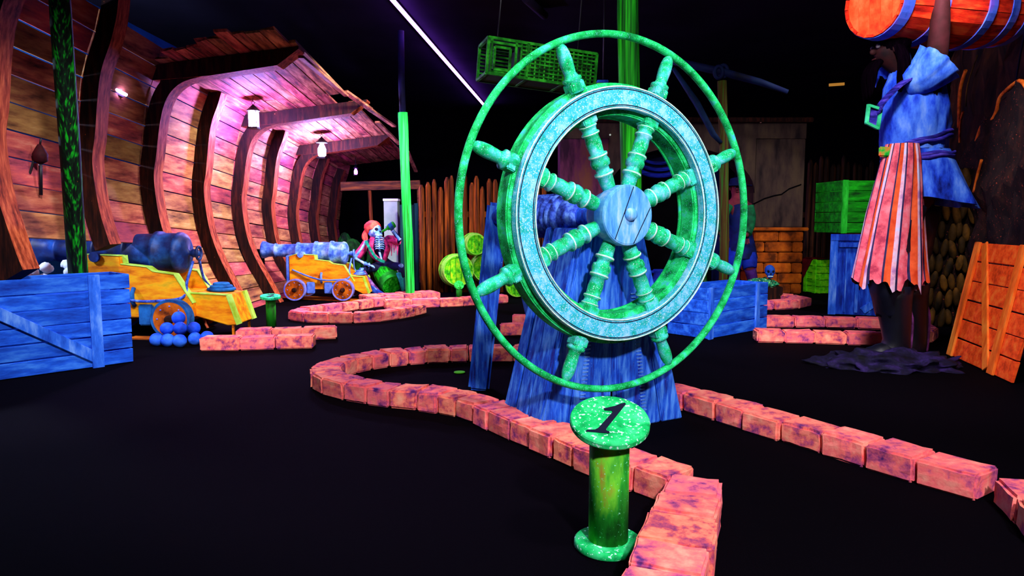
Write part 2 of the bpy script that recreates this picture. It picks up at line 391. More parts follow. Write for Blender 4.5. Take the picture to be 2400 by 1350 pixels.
# ------------------------------------------------------------------ brick kerbs
def kerb(label, pts, width=.19, bl=.17, h=.1, world=False, sm=6, gap=.006, cut=None):
    P = [p if world else G(p[0], p[1], h) for p in pts]; P = [V((p.x, p.y, 0)) for p in P]
    C = curve(P, sm) if sm > 1 else P
    # resample
    D = [0]
    for i in range(1, len(C)): D.append(D[-1]+(C[i]-C[i-1]).length)
    n = max(1, round(D[-1]/bl)); t = thing('brick_border', C[0].copy(), label, 'kerb', 'pink brick kerbs edging the lanes')
    def at(s):
        s = min(max(s, 0), D[-1])
        for i in range(1, len(C)):
            if s <= D[i]+1e-9:
                u = (s-D[i-1])/max(1e-9, D[i]-D[i-1]); return C[i-1].lerp(C[i], u)
        return C[-1].copy()
    def nrm(s):
        d = at(s+.07)-at(s-.07); d.normalize(); return V((-d.y, d.x, 0)), d
    cuts = [D[-1]*k/n+(0 if k in (0, n) else random.uniform(-.018, .018)) for k in range(n+1)]
    for k in range(n):
        a, b = cuts[k], cuts[k+1]; na, da = nrm(a); nb, db = nrm(b)
        pa = at(a)+da*gap/2; pb = at(b)-db*gap/2; w = width/2+random.uniform(-.006, .006); hh = h+random.uniform(-.004, .004)
        mid = (pa+pb)/2
        q = [pa-na*w, pb-nb*w, pb+nb*w, pa+na*w]
        q = [p+V((random.uniform(-.005, .005), random.uniform(-.005, .005), 0)) for p in q]
        m = MB(); m.hexa(q+[p+V((0, 0, hh+random.uniform(-.003, .003))) for p in q])
        bmesh.ops.recalc_face_normals(m.bm, faces=m.bm.faces); bmesh.ops.bevel(m.bm, geom=m.bm.edges[:], offset=random.uniform(.007, .013), segments=2, affect='EDGES', clamp_overlap=True)
        bmesh.ops.subdivide_edges(m.bm, edges=[e for e in m.bm.edges if e.calc_length() > .05], cuts=3, use_grid_fill=True)
        for v in m.bm.verts:
            if v.co.z > .01: v.co += noise.noise_vector(v.co*16)*.005+noise.noise_vector(v.co*45)*.0025
        o0 = mid
        for v in m.bm.verts: v.co -= o0
        o = m.build('brick', MAT['brick']); o.parent = t; o.location = o0-t.location
    return t
kerb('brick kerb from the front edge past the number one marker to its corner', [(1520, 1420), (1560, 1330), (1590, 1240), (1615, 1165), (1632, 1112)], width=.205, bl=.19, sm=5)
kerb('long brick kerb curving from the sharp corner around the bend behind the leaning post', [(1600, 1108), (1480, 1070), (1340, 1018), (1200, 965), (1110, 931), (1020, 913), (930, 906), (850, 895), (790, 882), (762, 866), (775, 850), (820, 836), (890, 824), (980, 816), (1080, 812), (1200, 811), (1300, 811)], width=.185, bl=.155, sm=5)
kerb('straight brick kerb on the right, running from the pedestal toward the right edge', [(1560, 899), (1700, 937), (1900, 991), (2100, 1046), (2320, 1103)], width=.175, bl=.20, sm=4)
kerb('two cut bricks turning the corner at the far right edge of the picture', [(2395, 1120), (2450, 1165), (2500, 1225)], width=.17, bl=.2, sm=4)
kerb('brick kerb behind the right blue crate, nearer row curving back behind the pirate\'s boot', [(1768, 772), (1860, 773), (1960, 776), (2070, 779), (2150, 775), (2172, 764), (2150, 755)], width=.17, bl=.26, sm=4)
kerb('brick kerb beyond the right blue crate, straight row in front of the tall blue crate', [(1790, 740), (1900, 741), (2000, 743), (2085, 746)], width=.16, bl=.3, sm=3)
kerb('short brick kerb in front of the brick plinth, right of the archway', [(1750, 683), (1800, 686), (1850, 691), (1880, 697), (1840, 703), (1790, 704), (1750, 702)], width=.2, bl=.3, sm=4)
kerb('nearer of two short brick kerbs beside the cannonball pile', [(476, 789), (560, 789), (650, 786), (738, 784)], width=.15, bl=.3, sm=3)
kerb('farther of two short brick kerbs, in front of the small teal marker', [(556, 771), (640, 769), (720, 767), (790, 764)], width=.15, bl=.32, sm=3)
kerb('brick kerb loop in front of the far cannon', [(985, 713), (940, 722), (860, 731), (760, 732), (700, 728), (695, 724), (740, 716), (820, 707), (880, 699), (940, 694)], width=.15, bl=.24, sm=4)
kerb('brick kerb leading from the loop toward the barrel stack', [(900, 703), (1000, 700), (1080, 697), (1150, 692), (1185, 690)], width=.16, bl=.3, sm=3)
kerb('far brick kerb under the seated skeleton', [(850, 692), (920, 688), (970, 685), (1020, 682)], width=.3, bl=.28, sm=3)
kerb('short brick kerb seen through the wheel, left of the pedestal, nearer row', [(1172, 758), (1230, 757), (1300, 757)], width=.16, bl=.3, sm=2)
kerb('short brick kerb seen through the wheel, left of the pedestal, farther row', [(1200, 738), (1260, 738), (1310, 738)], width=.14, bl=.3, sm=2)
m = MB(); p = G(1077, 874, 0)
m.lathe([(0, .034), (.004, .038), (.008, .036)], o=p, seg=24); o = m.build('cup_marker', plain('lime_plastic', H(90, 230, 10)), world=True, loc=p)
tag(o, 'flat lime green disc on the black floor inside the kerb bend', 'marker')
# ------------------------------------------------------------------ wooden ship hull on the left
MAT['hullplank'] = paint('hull_planks', [H(60, 26, 34), H(160, 80, 66), H(205, 125, 88), H(230, 175, 132)], scale=(3, .5, 3), ns=5, pos=[.30, .44, .58, .74], island=.30, hue=.04, bump=.5, rough=.8)
MAT['ribfront'] = paint('dark_brown_rib_shade', [H(16, 5, 4), H(38, 13, 8), H(66, 26, 12)], scale=(6, 6, .8), ns=5, rough=.8, speck=(45, .74, H(200, 100, 40)))  # dark brown; on rib and beam fronts it paints in their shade
MAT['ribface'] = paint('rib_brown_lit', [H(100, 36, 22), H(170, 70, 42), H(215, 108, 66)], scale=(7, 7, .7), ns=5, rough=.8, speck=(50, .72, H(240, 130, 50)))  # lighter copy of the same wood, painting light onto the inner faces
MAT['roofplank'] = paint('roof_planks', [H(72, 36, 34), H(150, 76, 60), H(200, 125, 95)], scale=(4, .5, 4), ns=6, island=.25, hue=.03, bump=.5)
hull = thing('ship_hull', (-3.2, 8.5, 0), 'curved wooden ship hull with dark ribs and half deck roof, hung with lanterns', 'ship hull')
KS = .065; Y0 = 7.6
def shz(z, Y): return z-KS*(Y-Y0)*min(1, max(0, z/.8))
PROF = [(-2.85, -.05), (-2.869, .0), (-3.02, .319), (-3.165, .629), (-3.258, .936), (-3.298, 1.314), (-3.266, 1.54), (-3.202, 1.988), (-3.10, 2.27), (-3.035, 2.52), (-2.99, 2.95)]
PC = curve([V((x, 0, z)) for x, z in PROF], 8)
def off(C, d):
    out = []
    for i, p in enumerate(C):
        t = (C[min(i+1, len(C)-1)]-C[max(0, i-1)]).normalized(); out.append(p+V((-t.z, 0, t.x))*d)
    return out
WALL = off(PC, .13)
def arclen(C):
    D = [0]
    for i in range(1, len(C)): D.append(D[-1]+(C[i]-C[i-1]).length)
    return D
WD = arclen(WALL)
def wat(s):
    for i in range(1, len(WALL)):
        if s <= WD[i]: return WALL[i-1].lerp(WALL[i], (s-WD[i-1])/(WD[i]-WD[i-1]))
    return WALL[-1].copy()
RY = [4.50, 5.6, 6.55, 7.6, 8.65, 9.7, 10.8, 11.9, 13.1]
def rib(C0, C1, Y, t, zmin=None, zmax=None):
    f, s = MB(), MB()
    m = MB(); rows = []
    for a, b in zip(C0, C1):
        if zmin is not None and shz(a.z, Y) < zmin: continue
        if zmax is not None and a.z > zmax: continue
        rows.append([m.bm.verts.new((p.x, Y+dy, max(0.0, shz(p.z, Y)))) for p, dy in ((a, 0), (b, 0), (b, t), (a, t))])
    for A, B in zip(rows, rows[1:]):
        for j in range(4):
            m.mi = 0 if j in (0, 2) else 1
            m.face([A[j], A[(j+1) % 4], B[(j+1) % 4], B[j]])
    m.mi = 0; m.face(rows[0]); m.face(list(reversed(rows[-1])))
    return m
KNEE = [V((x, 0, z)) for x, z in [(-2.869, 0), (-3.02, .319), (-3.165, .629), (-3.258, .936), (-3.298, 1.314), (-3.266, 1.54), (-3.212, 1.86), (-3.14, 2.06), (-3.02, 2.18), (-2.86, 2.235), (-2.74, 2.25)]]
for i, Y in enumerate(RY):
    if i in (2, 4, 6): C0 = curve(KNEE, 6)
    else: C0 = PC
    C1 = off(C0, .128 if i else .42)
    if i in (2, 4, 6): C1 = [p if p.z < 2.0 or p.x < -3.2 else V((p.x, 0, max(p.z, 2.3))) for p in C1]
    zmax = {3: 2.36, 5: 2.36, 7: 2.34, 8: 2.33}.get(i)
    rib(C0, C1, Y, .165, zmin=(.66, .80)[i] if i < 2 else None, zmax=zmax).build('rib', [MAT['ribfront'], MAT['ribface']], hull, world=True)
# planking: one board per strake and bay, gaps between strakes; gun port openings left out
m = MB(); ST = .182; ns = int(WD[-1]/ST)
bays = RY+[14.0]
for b in range(len(bays)-1):
    ya, yb = bays[b], bays[b+1]
    for k in range(ns):
        s0 = k*ST; s1 = s0+ST-(.014 if (2.5 < b < 7 and k in (5, 7, 9)) else .011)
        p0, p1 = wat(s0), wat(s1)
        if p0.z > (2.46 if ya < 6.5 else 2.36): continue
        nrm = V((-(p1-p0).z, 0, (p1-p0).x)).normalized()
        yA, yB = ya+.005, yb-.005
        zc = (p0.z+p1.z)/2
        if ya < 4.7 and yb > 4.7 and False: pass
        if shz(zc, (ya+yb)/2) < .88 and 4.4 < ya < 6.5:        # near port, between the first two bays
            if ya < 5: continue
            yA = 6.40 if shz(zc, 6) > .3 else 99
            if yA > yB: continue
        if .42 < shz(zc, 9.2) < .80 and 8.6 < ya < 9: yA = 8.9+.35
        th = .022; ju = random.uniform(0, .012)
        q = []
        for y in (yA, yB):
            for p, o in ((p0, ju), (p1, ju), (p1, ju+th), (p0, ju+th)):
                w = p+nrm*o; q.append(V((w.x, y, max(-.01, shz(w.z, y)))))
        m.hexa(q)
m.build('hull_planking', MAT['hullplank'], hull, world=True)
# deck beams
BEAMS = [(6.55, -3.30, -1.93), (8.65, -3.28, -1.745), (10.8, -3.3, -1.835)]
for Y, xa, xb in BEAMS:
    m = MB(); za = 2.40+2*(.0); prof = []
    def zt(x): return 2.385+(x+2.9)*.125
    poly = [(xa, zt(xa)-.13), (-2.75, zt(-2.75)-.155), (xb-.2, zt(xb)-.165), (xb, zt(xb)-.02), (xb, zt(xb)), (xa, zt(xa))]
    A = [m.bm.verts.new((x, Y-.01, shz(z, Y))) for x, z in poly]; B = [m.bm.verts.new((x, Y+.175, shz(z, Y))) for x, z in poly]
    m.mi = 0; m.face(A); m.face(list(reversed(B))); m.mi = 1
    for j in range(len(A)): m.face([A[j], B[j], B[(j+1) % len(A)], A[(j+1) % len(A)]])
    m.build('deck_beam', [MAT['ribfront'], MAT['ribface']], hull, world=True)
# deck (roof) boards, running along the hull, broken ends
def zt(x): return 2.39+(x+2.9)*.125
m = MB(); xs = -3.18; k = 0
while xs < -1.93:
    w = random.uniform(.105, .135); xe = min(xs+w, -1.92)
    fy = 6.42-.30*min(1, max(0, (xs+3.1)/.6))-random.uniform(0, .14)
    if xs > -2.1: fy = 6.45
    cuts = [fy, 8.7+random.uniform(-.5, .5), 10.9+random.uniform(-.3, .3), 13.1-max(0, (-2.35-xs))*0]
    for a, b in zip(cuts, cuts[1:]):
        if xs > -2.12 and a < 8: b = min(b, 8.3)
        q = [V((x, y+random.uniform(-.03, .03), shz(zt(x)+dz+(.003*(k % 2)), y))) for dz in (.002, .026) for x, y in ((xs, a), (xe-.008, a), (xe-.008, b-.01), (xs, b-.01))]
        m.hexa(q)
    xs = xe; k += 1
m.build('deck_planking', MAT['roofplank'], hull, world=True)
# loose edge boards
for a, b, wd in ((W(705, 133, 6.5), W(812, 224, 8.3), .05), (W(808, 214, 8.3), W(868, 256, 8.7), .08), (W(866, 256, 8.7), W(924, 296, 10.4), .06), (W(884, 286, 9.2), W(936, 338, 11.0), .06), (W(955, 355, 12.0), W(975, 402, 12.9), .06)):
    m = MB(); m.beam(a, b, wd, .025); m.build('edge_board', MAT['roofplank'], hull, world=True)
# glowing strips added behind a few seams, standing in for light leaking through
gl = glow('leak_glow', (.55, .9, 1, 1), 5)
for (px, py, L, Y) in ((420, 427, .3, 7.0), (412, 483, .45, 7.0), (432, 523, .4, 7.0), (320, 560, .3, 6.2), (520, 456, .2, 8.1)):
    x = -3.4; p = W(px, py, Y)
    # slide along the view ray to just behind the planking
    d = p-V((0, 0, CH)); t = 1.0
    for _ in range(60):
        q = V((0, 0, CH))+d*t; ww = min(WALL, key=lambda w_: abs(shz(w_.z, q.y)-q.z))
        if q.x < ww.x-.055: break
        t += .004
    m = MB(); m.beam(q-V((0, L/2, -KS*L/2)), q+V((0, L/2, -KS*L/2)), .018, .018); m.build('leak_strip', gl, hull, world=True)

# white foam moulding outside the near gun port
foam = paint('foam_white', [H(205, 225, 245), H(248, 252, 255)], ns=8)
o = V((-3.75, 5.7, 0)); m = MB()
for j in range(60):
    a = random.random(); m.ball(o+V((-.9+1.0*a, -.9+1.5*a+random.uniform(-.12, .12), .60-.1*a+random.uniform(0, .12))), .045, 2, (1, 1, .9), .25, 4, j)
m.box(o+V((-.35, -.1, .28)), (.4, 1.7, .56), Matrix.Rotation(R(34), 3, 'Z'))
tag(m.build('wave_prop', foam, world=True, loc=o), 'white frothy wave crest seen through the gun port under the cannon barrel', 'wave')

# ------------------------------------------------------------------ hanging lanterns
iron = plain('lantern_iron', H(14, 10, 22), .5, .4)
def lantern(loc, label, col, st, s=1.0, body='box', chain=.25):
    t = thing('hanging_lantern', loc, label, 'lantern', 'lanterns hung under the deck roof')
    m = MB(); h = .15*s; r = .042*s
    if body == 'box': m.box((0, 0, h/2+.012*s), (r*1.5, r*1.5, h))
    else: m.lathe([(.01*s, r*.5), (.03*s, r), (.09*s, r*1.05), (h, r*.45)], seg=14)
    m.build('glass', glow('lantern_glass', col, st), t)
    m = MB(); m.box((0, 0, 0), (r*2.2, r*2.2, .018*s)); m.lathe([(h+.01*s, r*1.5), (h+.02*s, r*1.5), (h+.06*s, r*.5), (h+.075*s, .006)], seg=12)
    if body == 'box':
        for sx in (-1, 1):
            for sy in (-1, 1): m.beam((sx*r*.9, sy*r*.9, 0), (sx*r*.9, sy*r*.9, h+.015*s), .007*s, .007*s)
    m.build('lantern_frame', iron, t)
    m = MB(); m.tube([(.018*math.cos(a), 0, h+.09*s+.018*math.sin(a)) for a in [2*PI*k/12 for k in range(12)]], .003, 6, closed=True)
    m.tube([(0, 0, h+.1*s), (0, 0, h+.1*s+chain)], .004, 6); m.build('chain', iron, t)
    return t
L1 = W(595, 300, 8.0); L2 = W(755, 370, 10.1); L3 = W(834, 410, 12.2)
lantern(L1, 'nearest of the hanging lanterns, square glass glowing white and violet beside the second deck beam', (.40, .24, 1, 1), 1300, 1.15, chain=.12)
lantern(L2, 'middle hanging lantern with pale waisted glass, in front of the third deck beam', (.46, .32, 1, 1), 1500, 1.3, 'vase', .1)
lantern(L3, 'farthest hanging lantern, a small magenta glow near the stern end of the hull', (.5, .06, 1, 1), 25, .7, 'vase', .12)
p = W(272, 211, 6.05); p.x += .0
t = thing('light_leak', p, 'small violet glow added for light leaking through the hull planks behind the second rib', 'lamp')  # glowing tube added in place of light leaking between planks, not a real fixture
m = MB(); m.tube([(-.06, -.10, .045), (.02, .12, -.02)], .014, 10); m.build('leak_tube', glow('violet_leak', (.5, .25, 1, 1), 40), t)
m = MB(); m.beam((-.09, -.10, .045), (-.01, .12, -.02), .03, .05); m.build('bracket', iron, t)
p = W(95, 378, 5.15); x = min(WALL, key=lambda w_: abs(w_.z-p.z)).x
p = V((0, 0, CH))+(p-V((0, 0, CH)))*((x+.05)/p.x)
t = thing('hook_torch', p, 'dark iron torch holder hung on the hull planks left of the green pole', 'torch holder')
darkred = paint('dark_rust', [H(20, 4, 8), H(70, 10, 22)], ns=9)
m = MB(); m.lathe([(-.02, .012), (.0, .045), (.05, .05), (.09, .03), (.12, .012)], seg=12); m.build('cup', darkred, t)
m = MB(); m.tube([(0, 0, 0), (-.005, .0, -.1), (-.012, .0, -.24)], .012, 8); m.tube([(0, 0, .1), (.02, -.01, .16)], .008, 6); m.build('rod', iron, t)
m = MB(); m.beam((-.03, -.03, 0), (-.055, -.04, -.09), .022, .012); m.build('hook', iron, t)

# ------------------------------------------------------------------ cannons
MAT['yel'] = paint('carriage_yellow', [H(150, 55, 5), H(225, 125, 8), H(240, 170, 15), H(150, 150, 30)], scale=(.6, 2, 2), ns=9, pos=[.3, .45, .58, .75])
MAT['yeledge'] = paint('edge_lime', [H(150, 190, 30), H(190, 240, 110)], ns=12)
MAT['orange'] = paint('wheel_orange', [H(70, 25, 5), H(170, 75, 8), H(215, 110, 12)], ns=10)
MAT['gun1'] = paint('gun_navy', [H(6, 14, 45), H(12, 38, 100), H(30, 85, 165)], ns=5, rough=.5, spec=.3)
MAT['gun2'] = paint('gun_blue', [H(35, 65, 170), H(85, 130, 220), H(150, 185, 245)], scale=(1, 1, 1), ns=12)
MAT['strap1'] = paint('strap_blue', [H(10, 50, 110), H(30, 110, 190)], ns=10)
MAT['strap2'] = paint('strap_pale_blue', [H(40, 80, 190), H(110, 150, 240)], ns=10)
MAT['tyre'] = paint('tyre_violet', [H(70, 80, 190), H(150, 150, 235)], ns=12)
MAT['deckboard'] = paint('deck_board_orange', [H(60, 25, 8), H(170, 80, 10), H(225, 125, 15)], scale=(.6, 4, 4), ns=6)
def cannon(loc, sc, label, gun, strap, elev, gp=0, st=1.0):
    t = thing('ship_cannon', loc, label, 'cannon', scale=sc, rz=gp)
    # barrel, axis -x, breech button at x=.02
    ax = V((-math.cos(elev), 0, math.sin(elev))); o = V((0.03, 0, .555))
    pr = [(-.06, .0), (-.055, .018), (-.035, .03), (-.01, .03), (.004, .018), (.02, .03), (.03, .10), (.05, .135), (.07, .145), (.085, .145), (.09, .137), (.2, .136), (.205, .147), (.235, .147), (.24, .130), (.40, .123), (.405, .134), (.43, .134), (.435, .112),
          (.62, .1), (.625, .112), (.65, .112), (.655, .09), (.90, .074), (.905, .085), (.925, .085), (.93, .076), (1.0, .085), (1.05, .105), (1.075, .107), (1.08, .098), (1.08, .055), (.98, .05)]
    m = MB(); m.lathe(pr, o=o, ax=ax, seg=32, cap=False); b = m.build('barrel', gun, t)
    m = MB(); q = o+ax*.55; m.tube([q+V((0, -.23, -.03)), q+V((0, .23, -.03))], .035, 14); m.build('trunnion', gun, b)
    m = MB(); q = o+ax*(-.03); m.tube([q+V((.02+.0, .04*math.cos(a), .045*math.sin(a))) for a in [2*PI*k/14 for k in range(14)]], .010, 8, closed=True); m.build('breeching_ring', gun, b)
    # cheeks
    ck = [(-.66, .17), (-.66, .53), (-.58, .555), (-.36, .545), (-.355, .49), (-.18, .47), (-.14, .44), (.0, .42), (.12, .225), (.12, .13), (-.40, .13), (-.46, .17)]
    for s in (-1, 1):
        m = MB(); m.prism(ck, s*.175-.035, s*.175+.035); c = m.build('cheek', MAT['yel'], t, bevel=.006)
        m = MB(); e = [(-.66, .53), (-.58, .555), (-.36, .545), (-.355, .49), (-.18, .47), (-.14, .44), (.0, .42), (.12, .225)]
        for (u0, v0), (u1, v1) in zip(e, e[1:]): m.beam((u0, s*.175, v0+.002), (u1, s*.175, v1+.002), .074, .006)
        m.build('edge_paint', MAT['yeledge'], c)
    m = MB(); m.beam((-.60, -.14, .33), (-.60, .14, .33), .05, .3, up=V((0, 0, 1))); m.beam((-.05, -.14, .27), (-.05, .14, .27), .30, .05); m.build('transom', MAT['yel'], t)
    m = MB(); m.prism([(.06, .29), (.33*st, .275), (.33*st+.065, .075), (.33*st, .07), (.06, .15)], -.165, .165); sb = m.build('stool_bed', MAT['yel'], t, bevel=.005)
    for s in (-1, 1): m = MB(); m.beam((.33*st+.03, s*.145, .002), (.33*st+.03, s*.145, .085), .012, .02); m.build('leg', MAT['deckboard'], sb)
    for s in (-1, 1): m = MB(); m.beam((.33*st+.005, s*.14, .278), (.33*st+.07, s*.14, .075), .055, .02); m.build('edge_paint', MAT['yeledge'], sb)
    m = MB(); m.beam((.06, -.15, .293), (.33*st+.005, -.15, .279), .04, .008); m.build('edge_paint', MAT['yeledge'], sb)
    for x in (-.58, 0):
        m = MB(); m.beam((x, -.20, .13), (x, .20, .13), .085, .085); m.build('axletree', MAT['yel'], t, bevel=.008)
        for s in (-1, 1):
            y = s*.255
            m = MB(); m.lathe([(-.035, .02), (-.035, .118), (.035, .118), (.035, .02)], o=(x, y, .13), ax=(0, 1, 0), seg=32, smooth=False); w_ = m.build('wheel', MAT['orange'], t)
            m = MB(); m.lathe([(-.036, .113), (-.038, .130), (.038, .130), (.036, .113)], o=(x, y, .13), ax=(0, 1, 0), seg=36, cap=False, smooth=False)
            m.build('tyre', MAT['tyre'] if gun is MAT['gun2'] else MAT['strap1'], w_)
            m = MB(); m.lathe([(-.065, .012), (-.065, .026), (.0, .03)], o=(x, y, .13), ax=(0, s*-1 if s > 0 else 1, 0), seg=16)
            m.build('hub_cap', MAT['ribfront'], w_)
            if s < 0:
                m = MB()
                for k in range(8): m.ball((x+.085*math.cos(k*PI/4), y-.036, .13+.085*math.sin(k*PI/4)), .007, 1)
                m.build('studs', MAT['tyre'], w_)
    for x in (-.40, -.19):          # iron straps on the near cheek
        for s in (-1, 1):
            m = MB(); m.box((x, s*.222, .15), (.095, .03, .14)); m.build('iron_strap', strap, t, bevel=.008)
    m = MB(); m.box((-.68, 0, .34), (.05, .40, .40)); m.build('front_plate', strap, t, bevel=.01)
    for s in (-1, 1):
        m = MB(); m.tube([(-.27, s*.215, .33), (-.27, s*.24, .30), (-.27, s*.24, .24), (-.27, s*.215, .21)], .014, 8); m.build('side_ring', strap, t)
        m = MB(); rp = curve([(-.62, s*.225, .37), (-.45, s*.235, .30), (-.27, s*.25, .25), (-.10, s*.235, .245), (.06, s*.215, .27), (.05, s*.13, .37), (.06, s*.05, .50)], 5)
        m.tube(rp, .0095, 8); m.build('breeching_rope', MAT['rope'] if gun is MAT['gun1'] else strap, t)
    m = MB()
    for j in range(3): m.tube([(.20*st+(.085-.02*j)*min(1,st+.1)*math.cos(a), .07+(.085-.02*j)*math.sin(a), .296+.018*j) for a in [2*PI*k/20 for k in range(20)]], .013, 8, closed=True)
    m.build('rope_coil', MAT['strap1'] if gun is MAT['gun1'] else strap, t)
    return t
c1 = G(405, 792); cannon((c1.x, c1.y+.34, 0), 1.29, 'large navy cannon on yellow carriage beside the cannonballs, barrel through near gun port', MAT['gun1'], MAT['strap1'], R(1.5))
c2 = G(806, 706); cannon((c2.x, c2.y+.25, 0.012), 1.04, 'pale blue cannon on yellow carriage at the far gun port, near the skeleton', MAT['gun2'], MAT['strap2'], R(2.5), 0, .66)
for (a, b, lab, n) in ((G(650, 697), G(850, 706), 'orange edged floor board under the far cannon', 1), (G(300, 795), G(372, 797), 'dark orange floor board behind the left blue crate, under the near cannon', 2)):
    m = MB(); c = (a+b)/2
    m.beam(a+V((0, .05, .006)), b+V((0, .05, .006)), .3 if n == 1 else .12, .011); o = m.build('floor_board', MAT['deckboard'], world=True, loc=c); tag(o, lab, 'board')
m = MB(); m.box((0, 0, 0), (.16, .06, .2)); 
p = W(604, 602, 9.15); tag(m.build('port_block', MAT['black'], loc=p), 'black gun port frame around the far cannon muzzle', 'gun port')
# cannonballs
MAT['ballblue'] = paint('ball_blue', [H(8, 30, 120), H(20, 75, 220), H(60, 130, 250)], ns=3.5, rough=.6)
BR = .053; ball0 = None
cb = G(413, 812); names = ['leftmost ball of the bottom row', 'second ball of the bottom row', 'third ball of the bottom row, the largest looking', 'fourth ball of the bottom row', 'rightmost ball of the bottom row', 'left ball of the middle layer', 'centre ball of the middle layer', 'right ball of the middle layer', 'top ball of the pile']
D = BR*2.04
Ps = [(-.165, .02, BR), (-.062, -.01, BR), (.050, -.04, BR), (.125, .06, BR), (.195, .13, BR), (-.105, .075, BR+.080), (.012, .055, BR+.085), (.085, .135, BR+.074), (-.035, .135, BR+.160)]
for nme, q in zip(names, Ps):
    if ball0 is None:
        m = MB(); m.ball((0, 0, 0), BR, 4, (1.0, 1.0, .98), .03, 2); ball0 = m.build('cannonball', MAT['ballblue'], loc=cb+V(q)); o = ball0
    else:
        o = ball0.copy(); COL.objects.link(o); o.location = cb+V(q)
    o.rotation_euler = (random.random()*3, random.random()*3, random.random()*3)
    tag(o, 'blue cannonball, '+nme, 'cannonball', 'blue cannonballs stacked by the near cannon')
# ------------------------------------------------------------------ crates
def slatwood(name, dark, mid, hi, sc=(.7, 3, 3), spk=None):
    return paint(name, [dark, mid, hi], scale=sc, ns=6, pos=[.32, .5, .68], island=.10, bump=.35, speck=spk)
MAT['crblue'] = slatwood('crate_blue', H(8, 45, 150), H(20, 85, 215), H(60, 135, 245))
MAT['crbluebat'] = slatwood('crate_blue_batten', H(12, 60, 175), H(40, 105, 230), H(110, 165, 250), (3, 3, .7))
MAT['crblue2'] = slatwood('crate_dark_blue', H(5, 22, 110), H(10, 55, 180), H(45, 110, 235), (3, 3, .6))
MAT['crgreen'] = slatwood('crate_green', H(3, 60, 8), H(8, 130, 10), H(20, 185, 20))
MAT['crgreenbat'] = slatwood('crate_green_batten', H(10, 110, 15), H(20, 165, 30), H(50, 215, 60), (3, 3, .7))
MAT['crlime'] = slatwood('crate_lime', H(45, 150, 5), H(90, 225, 10), H(150, 250, 30))
MAT['crorange'] = slatwood('crate_orange', H(190, 55, 15), H(250, 82, 25), H(255, 125, 45), (3, .7, 3))
MAT['crorangebat'] = slatwood('crate_orange_batten', H(205, 85, 25), H(245, 110, 30), H(255, 160, 60), (3, 3, .7))
def crate(loc, size, rz, label, ms, mb, ns=5, bat=(0.0, 1.0), diag=None, rot=None, name='wooden_crate', gap=.008, proud=.018, lid=False, mids=()):
    """slatted box; local x along the front, y depth (front at y=0 side -> -y), z up. bat: batten positions along front 0..1"""
    w, d, h = size; t = thing(name, loc, label, 'crate', rz=rz, rot=rot)
    sh = h/ns; th = .016
    for nm, fn in (('front_boards', lambda a, z0, z1: ((w/2, th/2, (z0+z1)/2), (w, th, z1-z0))), ('back_boards', lambda a, z0, z1: ((w/2, d-th/2, (z0+z1)/2), (w, th, z1-z0))),
                   ('side_boards', lambda a, z0, z1: ((th/2, d/2, (z0+z1)/2), (th, d-2*th-.002, z1-z0))), ('side_boards', lambda a, z0, z1: ((w-th/2, d/2, (z0+z1)/2), (th, d-2*th-.002, z1-z0)))):
        m = MB()
        for k in range(ns):
            c, s = fn(0, k*sh+gap/2, (k+1)*sh-gap/2); m.box(c, s, jit=.0015)
        m.build(nm, ms, t, bevel=.003, bseg=1)
    m = MB(); m.box((w/2, d/2, .012), (w-.04, d-.04, .016)); m.build('bottom_board', ms, t)
    if lid: m = MB(); m.box((w/2, d/2, h+.009), (w+.01, d+.01, .018)); m.build('lid', ms, t, bevel=.004)
    bw = .072*min(1, h/.5)
    for b in bat:
        m = MB(); x = min(max(b*w, bw/2), w-bw/2); m.box((x, -proud/2-.0005, h/2), (bw, proud, h+.004), jit=.002); m.build('batten', mb, t, bevel=.003)
    if diag:
        (u0, v0), (u1, v1) = diag; m = MB(); m.beam((u0*w, -proud*.4-.0006, v0*h), (u1*w, -proud*.4-.0006, v1*h), bw*1.05, proud*.8, up=V((0, 1, 0))); m.build('diagonal_brace', mb, t, bevel=.003)
    return t
def face_to(p0, p1):    # rotation so that local +x runs p0 -> p1
    d = p1-p0; return math.atan2(d.y, d.x)
# big blue crate, left edge
pR = V((-2.70, 4.95, 0)); dF = V((-.664, -.747, 0)); L = 1.15; pL = pR+dF*L
crate(pL, (L, .36, .635), face_to(pL, pR), 'big bright blue slatted crate with a diagonal brace at the left edge of the floor', MAT['crblue'], MAT['crbluebat'], 6, (.06, .80), ((.12, .92), (.80, .10)))
# blue crate right of the wheel
p0, p1 = G(1658, 796), G(1797, 770)
crate(p0, ((p1-p0).length, .42, .44), face_to(p0, p1), 'bright blue crate right of the pedestal, standing behind the brick kerb', MAT['crblue'], MAT['crbluebat'], 4, (0.0, .80), None)
# tall dark blue crate behind the pirate
p0 = G(1940, 736); tb = crate(p0, (.74, .45, .86), R(-24), 'tall dark blue upright crate behind the striped sash of the large pirate', MAT['crblue2'], MAT['crbluebat'], 1, (0.02, .985), ((.45, .06), (.95, .40)))
m = MB(); m.box((.37, -.012, .83), (.74, .022, .07)); m.box((.37, -.014, .75), (.58, .018, .05)); m.build('top_frame', MAT['crblue2'], tb, bevel=.004)
m = MB()
for x in (.16, .27, .40, .52): m.box((x, -.006, .37), (.012 if x != .27 else .03, .010, .68))
m.build('panel_mouldings', MAT['crbluebat'], tb, bevel=.002)
